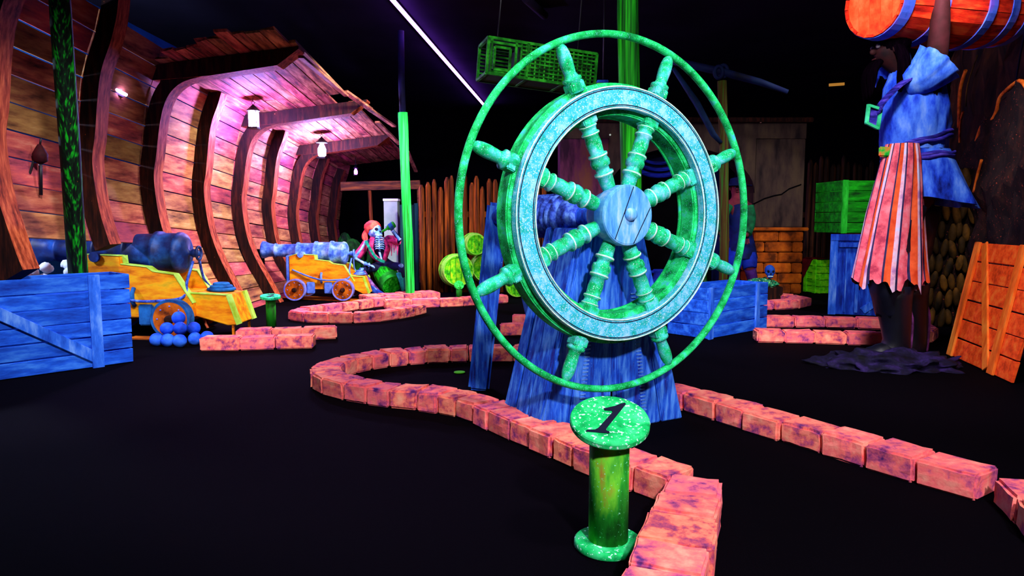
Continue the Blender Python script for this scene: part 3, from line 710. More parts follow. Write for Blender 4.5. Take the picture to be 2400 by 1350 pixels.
# green crates at the back right
sup = V((3.92, 8.30, 0))
crate(sup, (.85, .35, .84), R(0), 'dark brown crate hidden behind the tall blue crate, carrying the green one', MAT['ribfront'], MAT['ribfront'], 4, (0, 1), lid=True)
pg0 = W(1969, 548, 8.32); pg1 = W(2052, 540, 8.55)
crate(V((pg0.x, pg0.y, .862)), (.52, .62, .62), R(4), 'green slatted crate with bright corner battens, stacked behind the tall blue crate', MAT['crgreen'], MAT['crgreenbat'], 5, (0.0, 1.0))
pq0, pq1 = G(1884, 683), G(1936, 691)
lc = crate(pq0, (.34, .3, .47), face_to(pq0, pq1), 'small lime green crate by the brick plinth, a dark red cloth over its corner', MAT['crlime'], MAT['crlime'], 5, (0.0, .68))
redc = paint('cloth_dark_red', [H(70, 5, 15), H(130, 12, 30)], ns=6)
m = MB(); m.prism([(-.01, .49), (.2, .49), (.02, .2), (-.01, .22)], -.035, -.024); m.prism([(-.01, .472), (.2, .472), (.2, .49), (-.01, .49)], -.035, .2); m.build('cloth_corner', redc, lc)
# orange crate lid leaning on the right rock
A, B = G(2225, 831), G(2367, 897)
op = thing('leaning_crate', A, 'bright orange slatted crate front leaning against the dark rock at right edge', 'crate panel', rz=face_to(A, B))
lean = Matrix.Rotation(R(-10), 3, 'X'); wO = .985; hO = .86
for k in range(6):
    m = MB(); m.box((wO/2, 0, (k+.5)*hO/6), (wO, .02, hO/6-.009), jit=.003)
    for v in m.bm.verts: v.co = lean @ v.co
    m.build('board', MAT['crorange'], op, bevel=.003)
for (x0, z0, x1, z1, w_) in ((.055, 0, .055, hO, .085), (.725, .0, .725, hO, .085), (.155, hO-.01, .645, .02, .075)):
    m = MB(); m.beam((x0, -.020 if w_ != .075 else -.0175, z0), (x1, -.020 if w_ != .075 else -.0175, z1), w_, .018 if w_ != .075 else .013, up=V((0, 1, 0)))
    for v in m.bm.verts: v.co = lean @ v.co
    m.build('batten' if w_ != .075 else 'diagonal_brace', MAT['crorangebat'], op, bevel=.003)

# ------------------------------------------------------------------ green log posts
def log(name, pts, r, mat, label, cat='post', seg=18, amp=.10, group=None):
    o = V(pts[0]); t = pts; P = curve(pts, 8)
    m = MB(); sd = random.random()*50
    m.tube(P, r, seg, fold=lambda a, u: amp*noise.noise(V((math.cos(a)*1.6+sd, math.sin(a)*1.6, u*5)))+.05*math.cos(3*a+sd+u*2))
    ob = m.build(name, mat, world=True, loc=V((o.x, o.y, o.z))); tag(ob, label, cat, group); return ob
p = G(182, 795); q = W(137, -40, 5.3)
log('log_post', [V((-3.17, 5.17, 0)), W(180, 600, 5.1), W(160, 300, 4.85), W(139, 0, 4.6), W(136, -60, 4.55)], .062, MAT['poledark'], 'dark green mottled log post between the blue crate and the ship hull')
b = G(961, 705)
log('log_post', [b, W(958, 600, b.y), W(950, 430, b.y), W(944, 264, b.y)], .058, MAT['polegreen2'], 'bright green log post standing in the brick loop before the skeleton')
tb_ = W(944, 264, b.y); tt = W(941, 190, b.y)
m = MB(); m.tube([tb_+V((0, 0, .002)), tt, tt+V((0, 0, .6))], .040, 12); tag(m.build('post_extension', MAT['indigo'], world=True, loc=tb_), 'dark indigo pipe continuing upward from the top of the bright green log post', 'pipe')
c = V(((1478-1200)/1650*5.6, 5.6, 0)); c2_ = W(1480, 500, 5.6)
log('log_post', [c2_*V((1, 1, 0)) if False else V((c2_.x, 5.6, 0)), c2_, W(1477, 250, 5.6), W(1473, 0, 5.6), W(1472, -60, 5.6)], .082, MAT['polegreen'], 'thick green log post rising behind the ship\'s wheel hub to the ceiling')
mb_ = V(((1697-1200)/1650*7.4, 7.4, 0)); 
mast = thing('mast', mb_, 'slim green and brown mast carrying a blue crossed yard, behind the wheel hoop', 'mast')
MAT['mastgreen'] = paint('mast_paint', [H(40, 22, 8), H(70, 50, 12), H(20, 120, 30)], scale=(9, 9, .3), ns=4)
m = MB(); m.tube([mb_, W(1698, 560, 7.4), W(1696, 350, 7.4), W(1692, 190, 7.4)], .048, 12); m.build('pole', MAT['mastgreen'], mast, world=True)
MAT['yard'] = paint('yard_blue', [H(2, 5, 26), H(3, 13, 58), H(5, 26, 62)], ns=6)
m = MB(); m.tube([W(1572, 142, 7.5), W(1690, 168, 7.47), W(1780, 192, 7.44), W(1846, 216, 7.4)], [.038, .042, .036, .026], 12); m.build('yard', MAT['yard'], mast, world=True)
m = MB()
for s in (-1, 1): m.tube([W(1690, 168, 7.45)+V((s*.05*.6+.042*math.cos(a), .0+.02*s, .01*s+.06*math.sin(a))) for a in [2*PI*k/16 for k in range(16)]], .02, 8, closed=True)
m.build('rope_lashing', MAT['yard'], mast, world=True)
m = MB(); m.tube([W(1578, 160, 7.42), W(1632, 240, 7.38), W(1672, 315, 7.36), W(1690, 335, 7.36)], [.02, .035, .03, .02], 10); m.build('furled_sail', paint('sail_navy', [H(4, 14, 45), H(8, 40, 80)], ns=6), mast, world=True)

# ------------------------------------------------------------------ paling fences
MAT['paling'] = paint('paling_orange_brown', [H(28, 10, 4), H(110, 50, 10), H(190, 95, 18)], scale=(7, 7, .35), ns=5, pos=[.36, .52, .70], rnd=.25)
MAT['palingd'] = paint('paling_dark_brown', [H(12, 6, 6), H(38, 18, 12), H(75, 36, 18)], scale=(7, 7, .35), ns=5, rnd=.25)
def palings(x0, x1, Y, top, label, mat, base=0, step=.085):
    a = W(x0, 600, Y); bq = W(x1, 600, Y); t = thing('paling_fence', V(((a.x+bq.x)/2, Y, base)), label, 'fence')
    n = int((bq.x-a.x)/step)
    for k in range(n):
        x = a.x+(k+.5)*step+random.uniform(-.008, .008); px = x0+(x1-x0)*(k+.5)/n
        z = W(px, top(px)+random.uniform(-16, 16), Y).z; w = step*random.uniform(.42, .52)
        lx = random.uniform(-.02, .02)
        m = MB(); y = Y+random.uniform(-.015, .015)
        m.tube([V((x, y, base)), V((x+lx*.5, y, (base+z)/2)), V((x+lx, y, z-.06)), V((x+lx, y, z))], [w, w, w*.9, w*.35], 8, ell=.7, fold=lambda aa, u: .08*math.sin(3*aa+k))
        m.build('paling', mat, t, world=True)
    for zz in (.3, 1.1):
        m = MB(); m.beam(V((a.x, Y+.075, base+zz)), V((bq.x, Y+.075, base+zz)), .03, .08); m.build('rail', mat, t, world=True)
    return t
palings(984, 1182, 9.95, lambda x: 418+(abs(((x-984) % 64)-32)*.3), 'orange brown paling fence with uneven tops behind the lime barrels', MAT['paling'])
palings(1186, 1290, 10.1, lambda x: 432 if x < 1205 else 408, 'shorter run of orange brown palings seen through the wheel\'s left side', MAT['paling'])
palings(1882, 2060, 10.6, lambda x: 372+(x-1880)*.08, 'dim dark brown paling fence behind the green crates', MAT['palingd'])
MAT['tealp'] = paint('teal_screen', [H(3, 25, 25), H(8, 60, 70), H(10, 90, 60)], scale=(9, 9, .3), ns=5)
t = thing('plank_screen', W(972, 660, 10.3)*V((1, 1, 0)), 'narrow dark teal plank screen beside the paling fence, behind the green post', 'screen')
for k in range(4):
    m = MB(); x = W(944+11*k, 600, 10.3).x; m.box((x, 10.3, .62), (.062, .03, 1.24+.04*(k % 2)), jit=.004); m.build('plank', MAT['tealp'], t, world=True)
# white cabinet
wp = V((W(920, 600, 10.6).x, 10.6, 0))
MAT['white'] = paint('off_white', [H(135, 165, 150), H(170, 195, 180)], ns=3, bump=0)
t = thing('white_pedestal', wp, 'plain off white pedestal with a flat cap, behind the drinking skeleton', 'pedestal')
m = MB(); m.box((0, 0, .65), (.205, .2, 1.3)); m.build('shaft', MAT['white'], t, bevel=.004)
m = MB(); m.box((0, 0, 1.318), (.225, .22, .036)); m.build('cap', plain('white_cap', H(225, 230, 228)), t, bevel=.004)
# post and lintel at the stern
t = thing('timber_frame', V((W(872, 600, 11.6).x, 11.6, 0)), 'brown timber crossbeam on a slim orange post, beyond the far end of the hull', 'timber frame')
MAT['timber'] = paint('timber_brown', [H(30, 14, 8), H(80, 42, 18), H(120, 70, 20)], scale=(.5, 4, 4), ns=5)
m = MB(); m.beam(W(800, 437, 11.6), W(985, 433, 11.6), .1, .14); m.build('crossbeam', MAT['timber'], t, world=True)
m = MB(); z1 = W(872, 442, 11.6).z; m.tube([t.location, t.location+V((.0, 0, z1*.6)), t.location+V((-.02, 0, z1))], .03, 10); m.build('post', MAT['paling'], t, world=True)
m = MB(); z1 = W(984, 440, 11.6); m.beam(V((z1.x, z1.y, 0)), z1, .08, .08); m.build('post', MAT['timber'], t, world=True)
# dark bushes
MAT['bush'] = paint('bush_green', [H(2, 18, 4), H(5, 55, 10), H(12, 95, 20)], ns=9)
for (px, py, r_, Y, lab) in ((826, 585, .17, 10.9, 'dim dark green cactus behind the skeleton\'s shoulder'), (808, 562, .13, 12.2, 'dimmer green cactus half hidden by the last hull rib')):
    p = W(px, py, Y); t = thing('cactus', V((p.x, Y, 0)), lab, 'cactus')
    m = MB(); hh = p.z+r_; m.loft([((0, 0, 0), r_*.5, r_*.5), ((0, 0, hh*.3), r_*.9, r_*.9), ((0, 0, hh*.6), r_, r_), ((0, 0, hh*.85), r_*.85, r_*.85), ((0, 0, hh*.97), r_*.4, r_*.4), ((0, 0, hh), .01, .01)], 40, lambda a, u: .08*math.cos(10*a))
    m.build('stem', MAT['bush'], t)
    m = MB(); m.tube(curve([(r_*.8, 0, hh*.45), (r_*1.5, 0, hh*.5), (r_*1.6, 0, hh*.75)], 4), r_*.3, 10); m.build('arm', MAT['bush'], t)

# ------------------------------------------------------------------ lime barrels
MAT['lime'] = paint('barrel_lime', [H(20, 120, 8), H(70, 200, 12), H(150, 225, 25), H(225, 200, 15)], scale=(4, 4, 4), ns=4, pos=[.36, .48, .6, .72], island=.15)
MAT['limerim'] = paint('barrel_rim_lime', [H(90, 200, 40), H(170, 240, 90)], ns=8)
def barrel(loc, r, L_, ax, label, ms, mh, mhd, group=None, name='wooden_barrel', bulge=1.16, hoops=(.06, .22, .78, .94), nst=18, cat='barrel', hw=.026):
    ax = V(ax).normalized(); t = thing(name, loc, label, cat, group); t.rotation_mode = 'QUATERNION'; t.rotation_quaternion = ax.to_track_quat('Z', 'Y')
    rr = lambda u: r*(1+(bulge-1)*math.sin(PI*u))
    m = MB()
    for k in range(nst):
        a0, a1 = 2*PI*(k+.03)/nst, 2*PI*(k+.97)/nst; P = []
        for j in range(9):
            u = j/8; P.append([m.bm.verts.new((rad*math.cos(a), rad*math.sin(a), (u-.5)*L_)) for a, rad in ((a0, rr(u)), (a1, rr(u)), (a1, rr(u)-.018), (a0, rr(u)-.018))])
        for A_, B_ in zip(P, P[1:]):
            for q in range(4): m.face([A_[q], A_[(q+1) % 4], B_[(q+1) % 4], B_[q]])
        m.face(P[0]); m.face(list(reversed(P[-1])))
    m.build('staves', ms, t)
    for z in (-1, 1):
        m = MB()
        n = 5; R0 = r-.012
        for k in range(n):
            x0, x1 = -R0+2*R0*k/n+.002, -R0+2*R0*(k+1)/n-.002
            pts = []
            for j in range(9): x = x0+(x1-x0)*j/8; pts.append((x, math.sqrt(max(0, R0*R0-x*x))))
            for j in range(9): x = x1-(x1-x0)*j/8; pts.append((x, -math.sqrt(max(0, R0*R0-x*x))))
            pts = [p_ for i, p_ in enumerate(pts) if i == 0 or (V((p_[0], p_[1], 0))-V((pts[i-1][0], pts[i-1][1], 0))).length > 1e-4]
            za = z*(L_/2-.02)
            A_ = [m.bm.verts.new((x, y, za)) for x, y in pts]; B_ = [m.bm.verts.new((x, y, za+.012)) for x, y in pts]
            m.face(A_); m.face(list(reversed(B_)))
            for i in range(len(A_)): m.face([A_[i], B_[i], B_[(i+1) % len(A_)], A_[(i+1) % len(A_)]])
        m.build('head', mhd, t)
    for u in hoops:
        du = hw/L_; m = MB(); m.lathe([((u-du-.5)*L_, rr(u-du)-.004), ((u-du-.5)*L_, rr(u-du)+.006), ((u+du-.5)*L_, rr(u+du)+.006), ((u+du-.5)*L_, rr(u+du)-.004)], seg=36, cap=False, smooth=False); m.build('hoop', mh, t)
    return t
bd = V((-.30, -.95, .05))
g3 = 'lime barrels stacked before the paling fence'
def lb(px, py, Y, r, lab, ax, z=None):
    q = W(px, py, Y)+V((0, .22, 0)); q.z = z or q.z; barrel(q, r, .42, ax, lab, MAT['lime'], MAT['limerim'], MAT['lime'], g3)
lb(1066, 636, 9.25, .195, 'leftmost lime barrel, green and yellow head facing out behind a small post', (.25, -1, .04))
lb(1108, 573, 9.28, .13, 'small lime barrel on top of the lime stack', (.25, -1, 0))
lb(1136, 630, 9.62, .19, 'middle lime barrel, half hidden by the leaning blue post', (.15, -1, .04))
lb(1212, 655, 9.15, .135, 'rightmost lime barrel, below the wheel\'s lower left handle', (0, -1, 0), .158)
p = G(1076, 706); 
sign_post(1076, 706, .038, .20, .062, 'little green post with a lime knob in front of the leftmost lime barrel', R(60), R(15), None, MAT['sgpost2'], MAT['polegreen2'])

# ------------------------------------------------------------------ archway at the back
MAT['stone'] = paint('arch_stone', [H(30, 20, 22), H(62, 46, 40), H(78, 62, 46)], scale=(2, 2, .6), ns=3)
MAT['stonep'] = paint('arch_stone_purple', [H(48, 18, 40), H(95, 40, 70), H(110, 62, 48)], scale=(2.5, 2.5, .6), ns=3)
MAT['obrick'] = paint('plinth_orange', [H(90, 38, 6), H(180, 82, 10), H(215, 112, 20)], ns=4, island=.18, bump=.4)
AY = 9.75
arch = thing('stone_archway', V((W(1590, 600, AY).x, AY, 0)), 'dim plastered archway on orange brick plinths, behind the ship\'s wheel', 'archway')
xl0, xl1, xr0, xr1 = [W(px, 500, AY).x for px in (1312, 1425, 1766, 1882)]
z_pl = W(1800, 533, AY).z; z_top = W(1800, 288, AY).z; z_c = W(1800, 325, AY).z
def pier(x0, x1, mat):
    m = MB(); m.box(((x0+x1)/2, AY+.25, (z_pl+z_c)/2), (x1-x0, .5, z_c-z_pl)); m.build('pier', mat, arch, world=True, bevel=.01)
    m = MB(); nr = 6; hgt = z_pl-.05
    for k in range(nr):
        w = x1-x0; cuts = [0, .5, 1] if k % 2 else [0, .22, .78, 1]
        for u, v in zip(cuts, cuts[1:]):
            m.box((x0+(u+v)/2*w, AY+.22, hgt*(k+.5)/nr), ((v-u)*w-.012, .56, hgt/nr-.012))
    m.build('plinth_blocks', MAT['obrick'], arch, world=True, bevel=.012)
    m = MB(); m.box(((x0+x1)/2, AY+.22, z_pl-.022), (x1-x0+.09, .66, .045)); m.build('plinth_cap', MAT['obrick'], arch, world=True, bevel=.01)
pier(xl0, xl1, MAT['stonep']); pier(xr0, xr1, MAT['stone'])
zs = W(1600, 452, AY).z; zt_ = W(1600, 345, AY).z; xc = (xl1+xr0)/2; ra = (xr0-xl1)/2
poly = [(xl0, z_c), (xl0, z_top)] + [(xr1, z_top), (xr1, z_c), (xr0, z_c), (xr0, zs)]
poly += [(xc+ra*math.cos(a), zs+(zt_-zs)*math.sin(a)) for a in [PI*k/24 for k in range(1, 24)]] + [(xl1, zs), (xl1, z_c)]
m = MB(); m.prism(poly, AY-.01, AY+.46); m.build('lintel', MAT['stone'], arch, world=True)
m = MB(); m.box(((xl0+xr1)/2, AY+.2, z_top+.03), (xr1-xl0+.12, .6, .06)); m.build('cornice', MAT['ribfront'], arch, world=True, bevel=.01)
m = MB(); m.tube([W(x, y, AY-.015) for x, y in ((1766, 478), (1792, 465), (1815, 458), (1832, 455), (1850, 442), (1878, 432))], .008, 6); m.build('crack', MAT['black'], arch, world=True)
for k, (px, py) in enumerate(((1367, 322), (1430, 316), (1560, 318), (1783, 286), (1864, 283))):
    p = W(px, py, AY-.05); t = thing('small_lamp', p, ['small dull orange bulb on the arch cornice above the left pier', 'small white bulb on the arch cornice left of the thick post', 'faint bulb on the arch cornice right of the thick post', 'faint red bulb on the cornice above the right pier', 'faint red bulb at the right end of the cornice'][k], 'bulb')
    m = MB(); m.ball((0, 0, 0), .013, 2); m.build('bulb', glow('bulb_%s' % 'abcde'[k], [(1, .5, .1, 1), (.8, .9, .8, 1), (.6, .5, .5, 1), (.8, .3, .3, 1), (.8, .3, .3, 1)][k], [.3, .5, .08, .12, .12][k]), t)
    m = MB(); m.tube([(0, .0, 0), (0, .06, 0)], .008, 6); m.build('holder', iron, t)
# black interior
m = MB(); m.box((xc, AY+1.2, 1.1), (2.6, .04, 2.2)); tag(m.build('recess_panel', MAT['black'], world=True, loc=V((xc, AY+1.2, 0))), 'black back panel closing the archway recess', 'panel')
# blue swag drape
MAT['swag'] = paint('swag_blue', [H(4, 6, 50), H(10, 25, 160), H(25, 60, 220)], scale=(.5, 6, 6), ns=6)
c = W(1545, 362, AY+.35); t = thing('swag_drape', c, 'blue swag drape hanging in curved folds under the arch', 'drape')
for k, (w_, d_, tt_) in enumerate(((.42, .30, .035), (.36, .215, .026), (.27, .13, .022))):
    m = MB(); m.tube([(w_*math.cos(a), -.02*k, -d_*math.sin(a)*1.0) for a in [PI*j/24 for j in range(25)]], tt_, 10, ell=.6); m.build('fold', MAT['swag'], t)
m = MB(); m.prism([(-.42, .02), (.42, .02)] + [(.42*math.cos(a), -.29*math.sin(a)) for a in [PI*j/16 for j in range(1, 16)]], .03, .05); m.build('cloth', paint('swag_navy', [H(3, 4, 30), H(6, 12, 80)], ns=5), t)
for k, px in enumerate((1690, 1740, 1757)):
    p = W(px, 400, AY+.6); m = MB(); m.loft([((0, 0, 0), .10, .03), ((0, 0, .8), .12, .04), ((0, 0, z_c-.3), .10, .03)], 24, lambda a, u: .15*math.cos(5*a+2*u)); o = m.build('side_curtain', paint('curtain_navy_%s' % 'abc'[k], [H(3, 5, 30), H(8, 20, 95)], scale=(6, 6, .5), ns=4), loc=V((p.x, p.y, 0)))
    tag(o, ['dim navy curtain in the archway, leftmost of three by the right pier', 'dim navy curtain in the archway, middle of three by the right pier', 'dim navy curtain touching the right pier of the archway'][k], 'curtain', 'navy curtains in the archway')
# props before the arch
jb = V((W(1543, 640, 8.7).x, 8.7, 0)); t = thing('blue_jug', jb, 'round shouldered blue jug with a curved handle, left of the red sack', 'jug')
MAT['jug'] = paint('jug_blue', [H(6, 20, 110), H(15, 50, 190)], ns=5)
m = MB(); m.lathe([(0, .07), (.02, .10), (.14, .135), (.24, .12), (.33, .06), (.38, .055), (.40, .07), (.41, .06)], seg=24); m.build('body', MAT['jug'], t)
m = MB(); m.tube(curve([(-.05, 0, .38), (-.16, 0, .36), (-.19, 0, .24), (-.13, 0, .12)], 5), .018, 8); m.build('handle', MAT['jug'], t)
rb = V((W(1585, 640, 8.6).x, 8.6, 0)); m = MB(); m.loft([((0, 0, 0), .15, .12), ((0, 0, .12), .17, .13), ((.01, 0, .26), .12, .1), ((.02, 0, .34), .06, .05), ((.02, 0, .40), .09, .07)], 24, lambda a, u: .08*math.sin(5*a+3*u)); tag(m.build('red_sack', redc, loc=rb), 'dark red tied sack seen through the wheel, between jug and green bottle', 'sack')
gb = V((W(1652, 650, 8.6).x, 8.6, 0)); t = thing('green_bottle', gb, 'dark green bottle behind the blue crate, seen inside the wheel\'s right rim', 'bottle')
gm = paint('bottle_green', [H(5, 50, 10), H(20, 120, 30)], ns=5, rough=.4); m = MB(); m.lathe([(0, .06), (.02, .07), (.22, .07), (.28, .025), (.36, .022), (.37, .03), (.39, .028)], seg=18); m.build('body', gm, t); m = MB(); m.lathe([(.385, .018), (.41, .016)], seg=12); m.build('cork', MAT['timber'], t)
# treasure mound and skull
tm = V((W(1788, 650, 8.75).x, 8.75, 0))
t = thing('treasure_chest', tm, 'low dark chest heaped with glittering green coins, under the blue skull', 'chest')
m = MB(); m.box((0, 0, .10), (.42, .26, .2)); m.build('chest', MAT['ribfront'], t, bevel=.01)
MAT['coin'] = paint('coin_green', [H(5, 60, 40), H(10, 120, 80), H(60, 200, 130)], ns=25, speck=(60, .6, H(190, 230, 160)))
m = MB(); m.ball((-.02, 0, .215), .2, 4, (1.0, .65, .40), .35, 9, 4); m.build('coins', MAT['coin'], t).__setitem__('kind', 'stuff')
def skull(parent, c, s, face, mb, md, up=V((0, 0, 1))):
    """skull looking along face"""
    f = V(face).normalized(); x = f.cross(up).normalized(); u = x.cross(f)
    P = lambda a, b, d: V(c)+(x*a+u*b+f*d)*s
    m = MB(); M = Matrix((x, f, u)).transposed()
    m.ball(c, s*.105, 4, (.78, 1.0, .9), 0, rot=M); m.ball(P(0, -.055, .055), s*.062, 3, (.95, .8, .9), 0, rot=M); m.ball(P(0, -.10, .055), s*.045, 3, (1.05, 1, .55), 0, rot=M)
    for sx in (-1, 1): m.ball(P(sx*.048, -.03, .06), s*.026, 2)
    sk = m.build('skull', mb, parent); m = MB()
    for sx in (-1, 1): m.ball(P(sx*.034, -.005, .082), s*.024, 3)
    m.ball(P(0, -.045, .105), s*.012, 2, (1, 1, 1.4)); m.build('eye_sockets', md, sk)
    m = MB()
    for k in range(-3, 4): m.box(P(k*.011, -.085, .098-abs(k)*.004), (s*.009, s*.012, s*.018), M)
    m.build('teeth', MAT['white_edge'], sk); return sk
MAT['bone'] = paint('bone_blue', [H(40, 80, 190), H(110, 165, 240), H(200, 225, 250)], ns=14)
ps = W(1804, 634, 8.75); t = thing('skull_prop', ps, 'small blue skull resting on the green coins before the brick plinth', 'skull')
skull(t, (0, 0, 0), .75, (-.15, -1, -.05), paint('skull_blue', [H(10, 40, 130), H(30, 90, 200)], ns=6), plain('socket', H(4, 5, 20)))
# ------------------------------------------------------------------ hanging wicker trap
cw = W(1258, 158, 6.5); t = thing('wicker_trap', cw, 'green wicker trap with a square front opening, hung high left of the thick post', 'trap', rot=(0, R(4.5), R(16)))
MAT['wick'] = paint('wicker_green', [H(5, 50, 5), H(15, 120, 15), H(50, 190, 40)], ns=10)
lx, ly, lz = 1.0, .34, .30
def bars(name, lst, r_=.008): 
    m = MB()
    for a_, b_ in lst: m.beam(a_, b_, r_*2, r_*2)
    return m.build(name, MAT['wick'], t)
x0, x1 = -lx/2, lx/2; y0, y1 = -ly/2, ly/2; z0, z1 = -lz/2, lz/2
c8 = lambda x, y, z: V((x, y, z))
bars('frame', [(c8(x0, y, z), c8(x1, y, z)) for y in (y0, y1) for z in (z0, z1)] + [(c8(x, y0, z), c8(x, y1, z)) for x in (x0, x0+.36, x0+.70, x1) for z in (z0, z1)] + [(c8(x, y, z0), c8(x, y, z1)) for x in (x0, x0+.36, x0+.70, x1) for y in (y0, y1)], .012)
for nm, Yw in (('front_weave', y0), ('back_weave', y1)):
    bars(nm, [(c8(x0+.30 if nm == 'front_weave' else x0, Yw, z0+lz*k/9), c8(x1, Yw, z0+lz*k/9)) for k in range(1, 9)] + [(c8(x0+.30+(lx-.30)*k/16, Yw+.006, z0), c8(x0+.30+(lx-.30)*k/16, Yw+.006, z1)) for k in range(0, 17)] , .007)
bars('opening_frame', [(c8(x0+.06, y0, z0+.04), c8(x0+.06, y0, z1-.07)), (c8(x0+.20, y0, z0+.04), c8(x0+.20, y0, z1-.07)), (c8(x0+.06, y0, z1-.07), c8(x0+.20, y0, z1-.07)), (c8(x0+.06, y0, z0+.04), c8(x0+.20, y0, z0+.04)),
     (c8(x0, y0, z1-.035), c8(x0+.3, y0, z1-.035)), (c8(x0+.25, y0, z0), c8(x0+.25, y0, z1)), (c8(x0+.03, y0, z0), c8(x0+.03, y0, z1))], .010)
m = MB(); m.box((.0, .01, z1), (lx-.04, ly-.04, .008)); m.box((.0, .02, z0), (lx-.04, ly-.04, .008)); m.box((.14, .03, 0), (lx-.32, ly-.10, lz-.04)); m.build('lining', paint('wicker_dark', [H(2, 22, 3), H(6, 60, 8)], scale=(8, 8, 8), ns=6), t)
for sx in (-.38, .38):
    m = MB(); m.tube([(sx, 0, z1), (sx*.98, 0, z1+3.53-cw.z-lz/2)], .006, 6); m.build('hanging_rope', plain('rope_black', H(10, 10, 14)), t)
p = W(1414, 198, 7.6); t = thing('ceiling_floodlight', p, 'small green and blue lit floodlight hanging just above the wheel rim', 'floodlight')
m = MB(); m.box((0, 0, -.01), (.15, .09, .04)); m.build('body', MAT['crlime'], t, bevel=.006)
m = MB(); m.box((-.01, 0, .026), (.12, .08, .03)); m.build('cover', MAT['crblue2'], t, bevel=.006)
m = MB(); m.tube([(0, 0, .04), (0, 0, 3.55-p.z)], .008, 6); m.build('stem', iron, t)
# ------------------------------------------------------------------ violet tube on the ceiling, faint second tube, far plank
def ceil_tube(a, b, label, mat, r_=.022):
    d = (b-a).normalized(); c = (a+b)/2; t = thing('fluorescent_tube', c, label, 'tube light')
    m = MB(); m.tube([a, b], r_, 12); m.build('tube', mat, t, world=True)
    m = MB(); m.beam(a+V((-.055, 0, .07)), b+V((-.055, 0, .07)), .06, .05); m.build('batten_housing', MAT['black'], t, world=True)
za = 3.44
a = G(915, -6, za); b = G(1141, 254, za)
b = G(1141, 254, za)
ceil_tube(a, b, 'long glowing violet tube light running across the ceiling toward the wheel hoop', glow('tube_violet', (.42, .12, 1, 1), 26), .024)
a = G(1232, -4, 3.47); b = G(1276, 36, 3.47)
ceil_tube(a, b, 'short unlit dark violet tube on the ceiling near the top centre', paint('tube_dim', [H(28, 18, 44), H(40, 26, 58)], ns=3, bump=0), .05)
p = W(1961, 198, 12.5); m = MB(); m.box((0, 0, 0), (.26, .03, .045), Matrix.Rotation(R(-4), 3, 'Y')); t = thing('strip_lamp', p, 'dim amber strip lamp glowing high in the dark back right', 'lamp'); m.build('diffuser', glow('dim_amber', (1, .42, .06, 1), .4), t); m = MB(); m.tube([(0, .01, .01), (0, .01, 3.54-p.z)], .01, 6); m.build('rod', MAT['black'], t)
# ------------------------------------------------------------------ big pirate carrying a barrel
MAT['skin'] = paint('pirate_skin', [H(16, 4, 8), H(44, 12, 14), H(66, 22, 28)], ns=5)
MAT['shirt'] = paint('shirt_blue', [H(8, 20, 110), H(28, 70, 220), H(70, 125, 250), H(130, 175, 255)], scale=(2.2, 2.2, .9), ns=4.5, pos=[.32, .44, .56, .70], bump=.3)
MAT['boot'] = paint('boot_black', [H(5, 5, 14), H(12, 14, 34)], ns=4, rough=.45, spec=.4)
MAT['sash'] = paint('sash_indigo', [H(14, 12, 80), H(45, 38, 160), H(100, 80, 215)], scale=(1, 1, 5), ns=6)
MAT['hair'] = paint('hair_dark', [H(3, 1, 4), H(10, 3, 10)], scale=(8, 8, 1), ns=6, spec=0, rough=1)
PY = 5.15
pf = W(2100, 838, PY); pir = thing('person', V((pf.x, PY, 0)), 'large pirate in blue shirt and striped sash, arms raised under the red barrel', 'person')
P = lambda x, y, dy=0: W(x, y, PY+dy)
nodes = {'pel': (P(2140, 420), (.15, .12)), 'sp': (P(2137, 335), (.145, .12)), 'ch': (P(2140, 245), (.17, .14)), 'nb': (P(2125, 178), .085), 'nk': (P(2100, 152), .066), 'hd': (P(2078, 128), .098), 'ht': (P(2072, 92), .09),
    'sl': (P(2180, 205, -.13), .078), 'al': (P(2196, 130, -.19), .073), 'el': (P(2203, 62, -.23), .066), 'fl': (P(2206, 5, -.25), .056), 'wl': (P(2207, -45, -.25), .04), 'pl': (P(2208, -75, -.24), .042),
    'sr': (P(2105, 205, .16), .078), 'ar': (P(2085, 150, .22), .07), 'er': (P(2062, 120, .24), .062), 'wr': (P(2085, 100, .30), .04), 'pr': (P(2098, 92, .30), .042),
    'hl': (P(2118, 480, -.10), .115), 'kl': (P(2085, 640, -.14), .085), 'cl': (P(2092, 730, -.10), .075), 'ankl': (P(2100, 805, -.10), .055), 'tl': (P(2070, 826, -.11), .03),
    'hr': (P(2155, 480, .10), .115), 'kr': (P(2125, 640, .12), .085), 'cr': (P(2132, 720, .14), .075), 'ankr': (P(2138, 795, .14), .055), 'tr': (P(2108, 815, .13), .03)}
ed = [('pel', 'sp'), ('sp', 'ch'), ('ch', 'nb'), ('nb', 'nk'), ('nk', 'hd'), ('hd', 'ht'), ('ch', 'sl'), ('sl', 'al'), ('al', 'el'), ('el', 'fl'), ('fl', 'wl'), ('wl', 'pl'), ('ch', 'sr'), ('sr', 'ar'), ('ar', 'er'), ('er', 'wr'), ('wr', 'pr'),
      ('pel', 'hl'), ('hl', 'kl'), ('kl', 'cl'), ('cl', 'ankl'), ('ankl', 'tl'), ('pel', 'hr'), ('hr', 'kr'), ('kr', 'cr'), ('cr', 'ankr'), ('ankr', 'tr')]
skinned('body', nodes, ed, MAT['skin'], pir, 'pel')
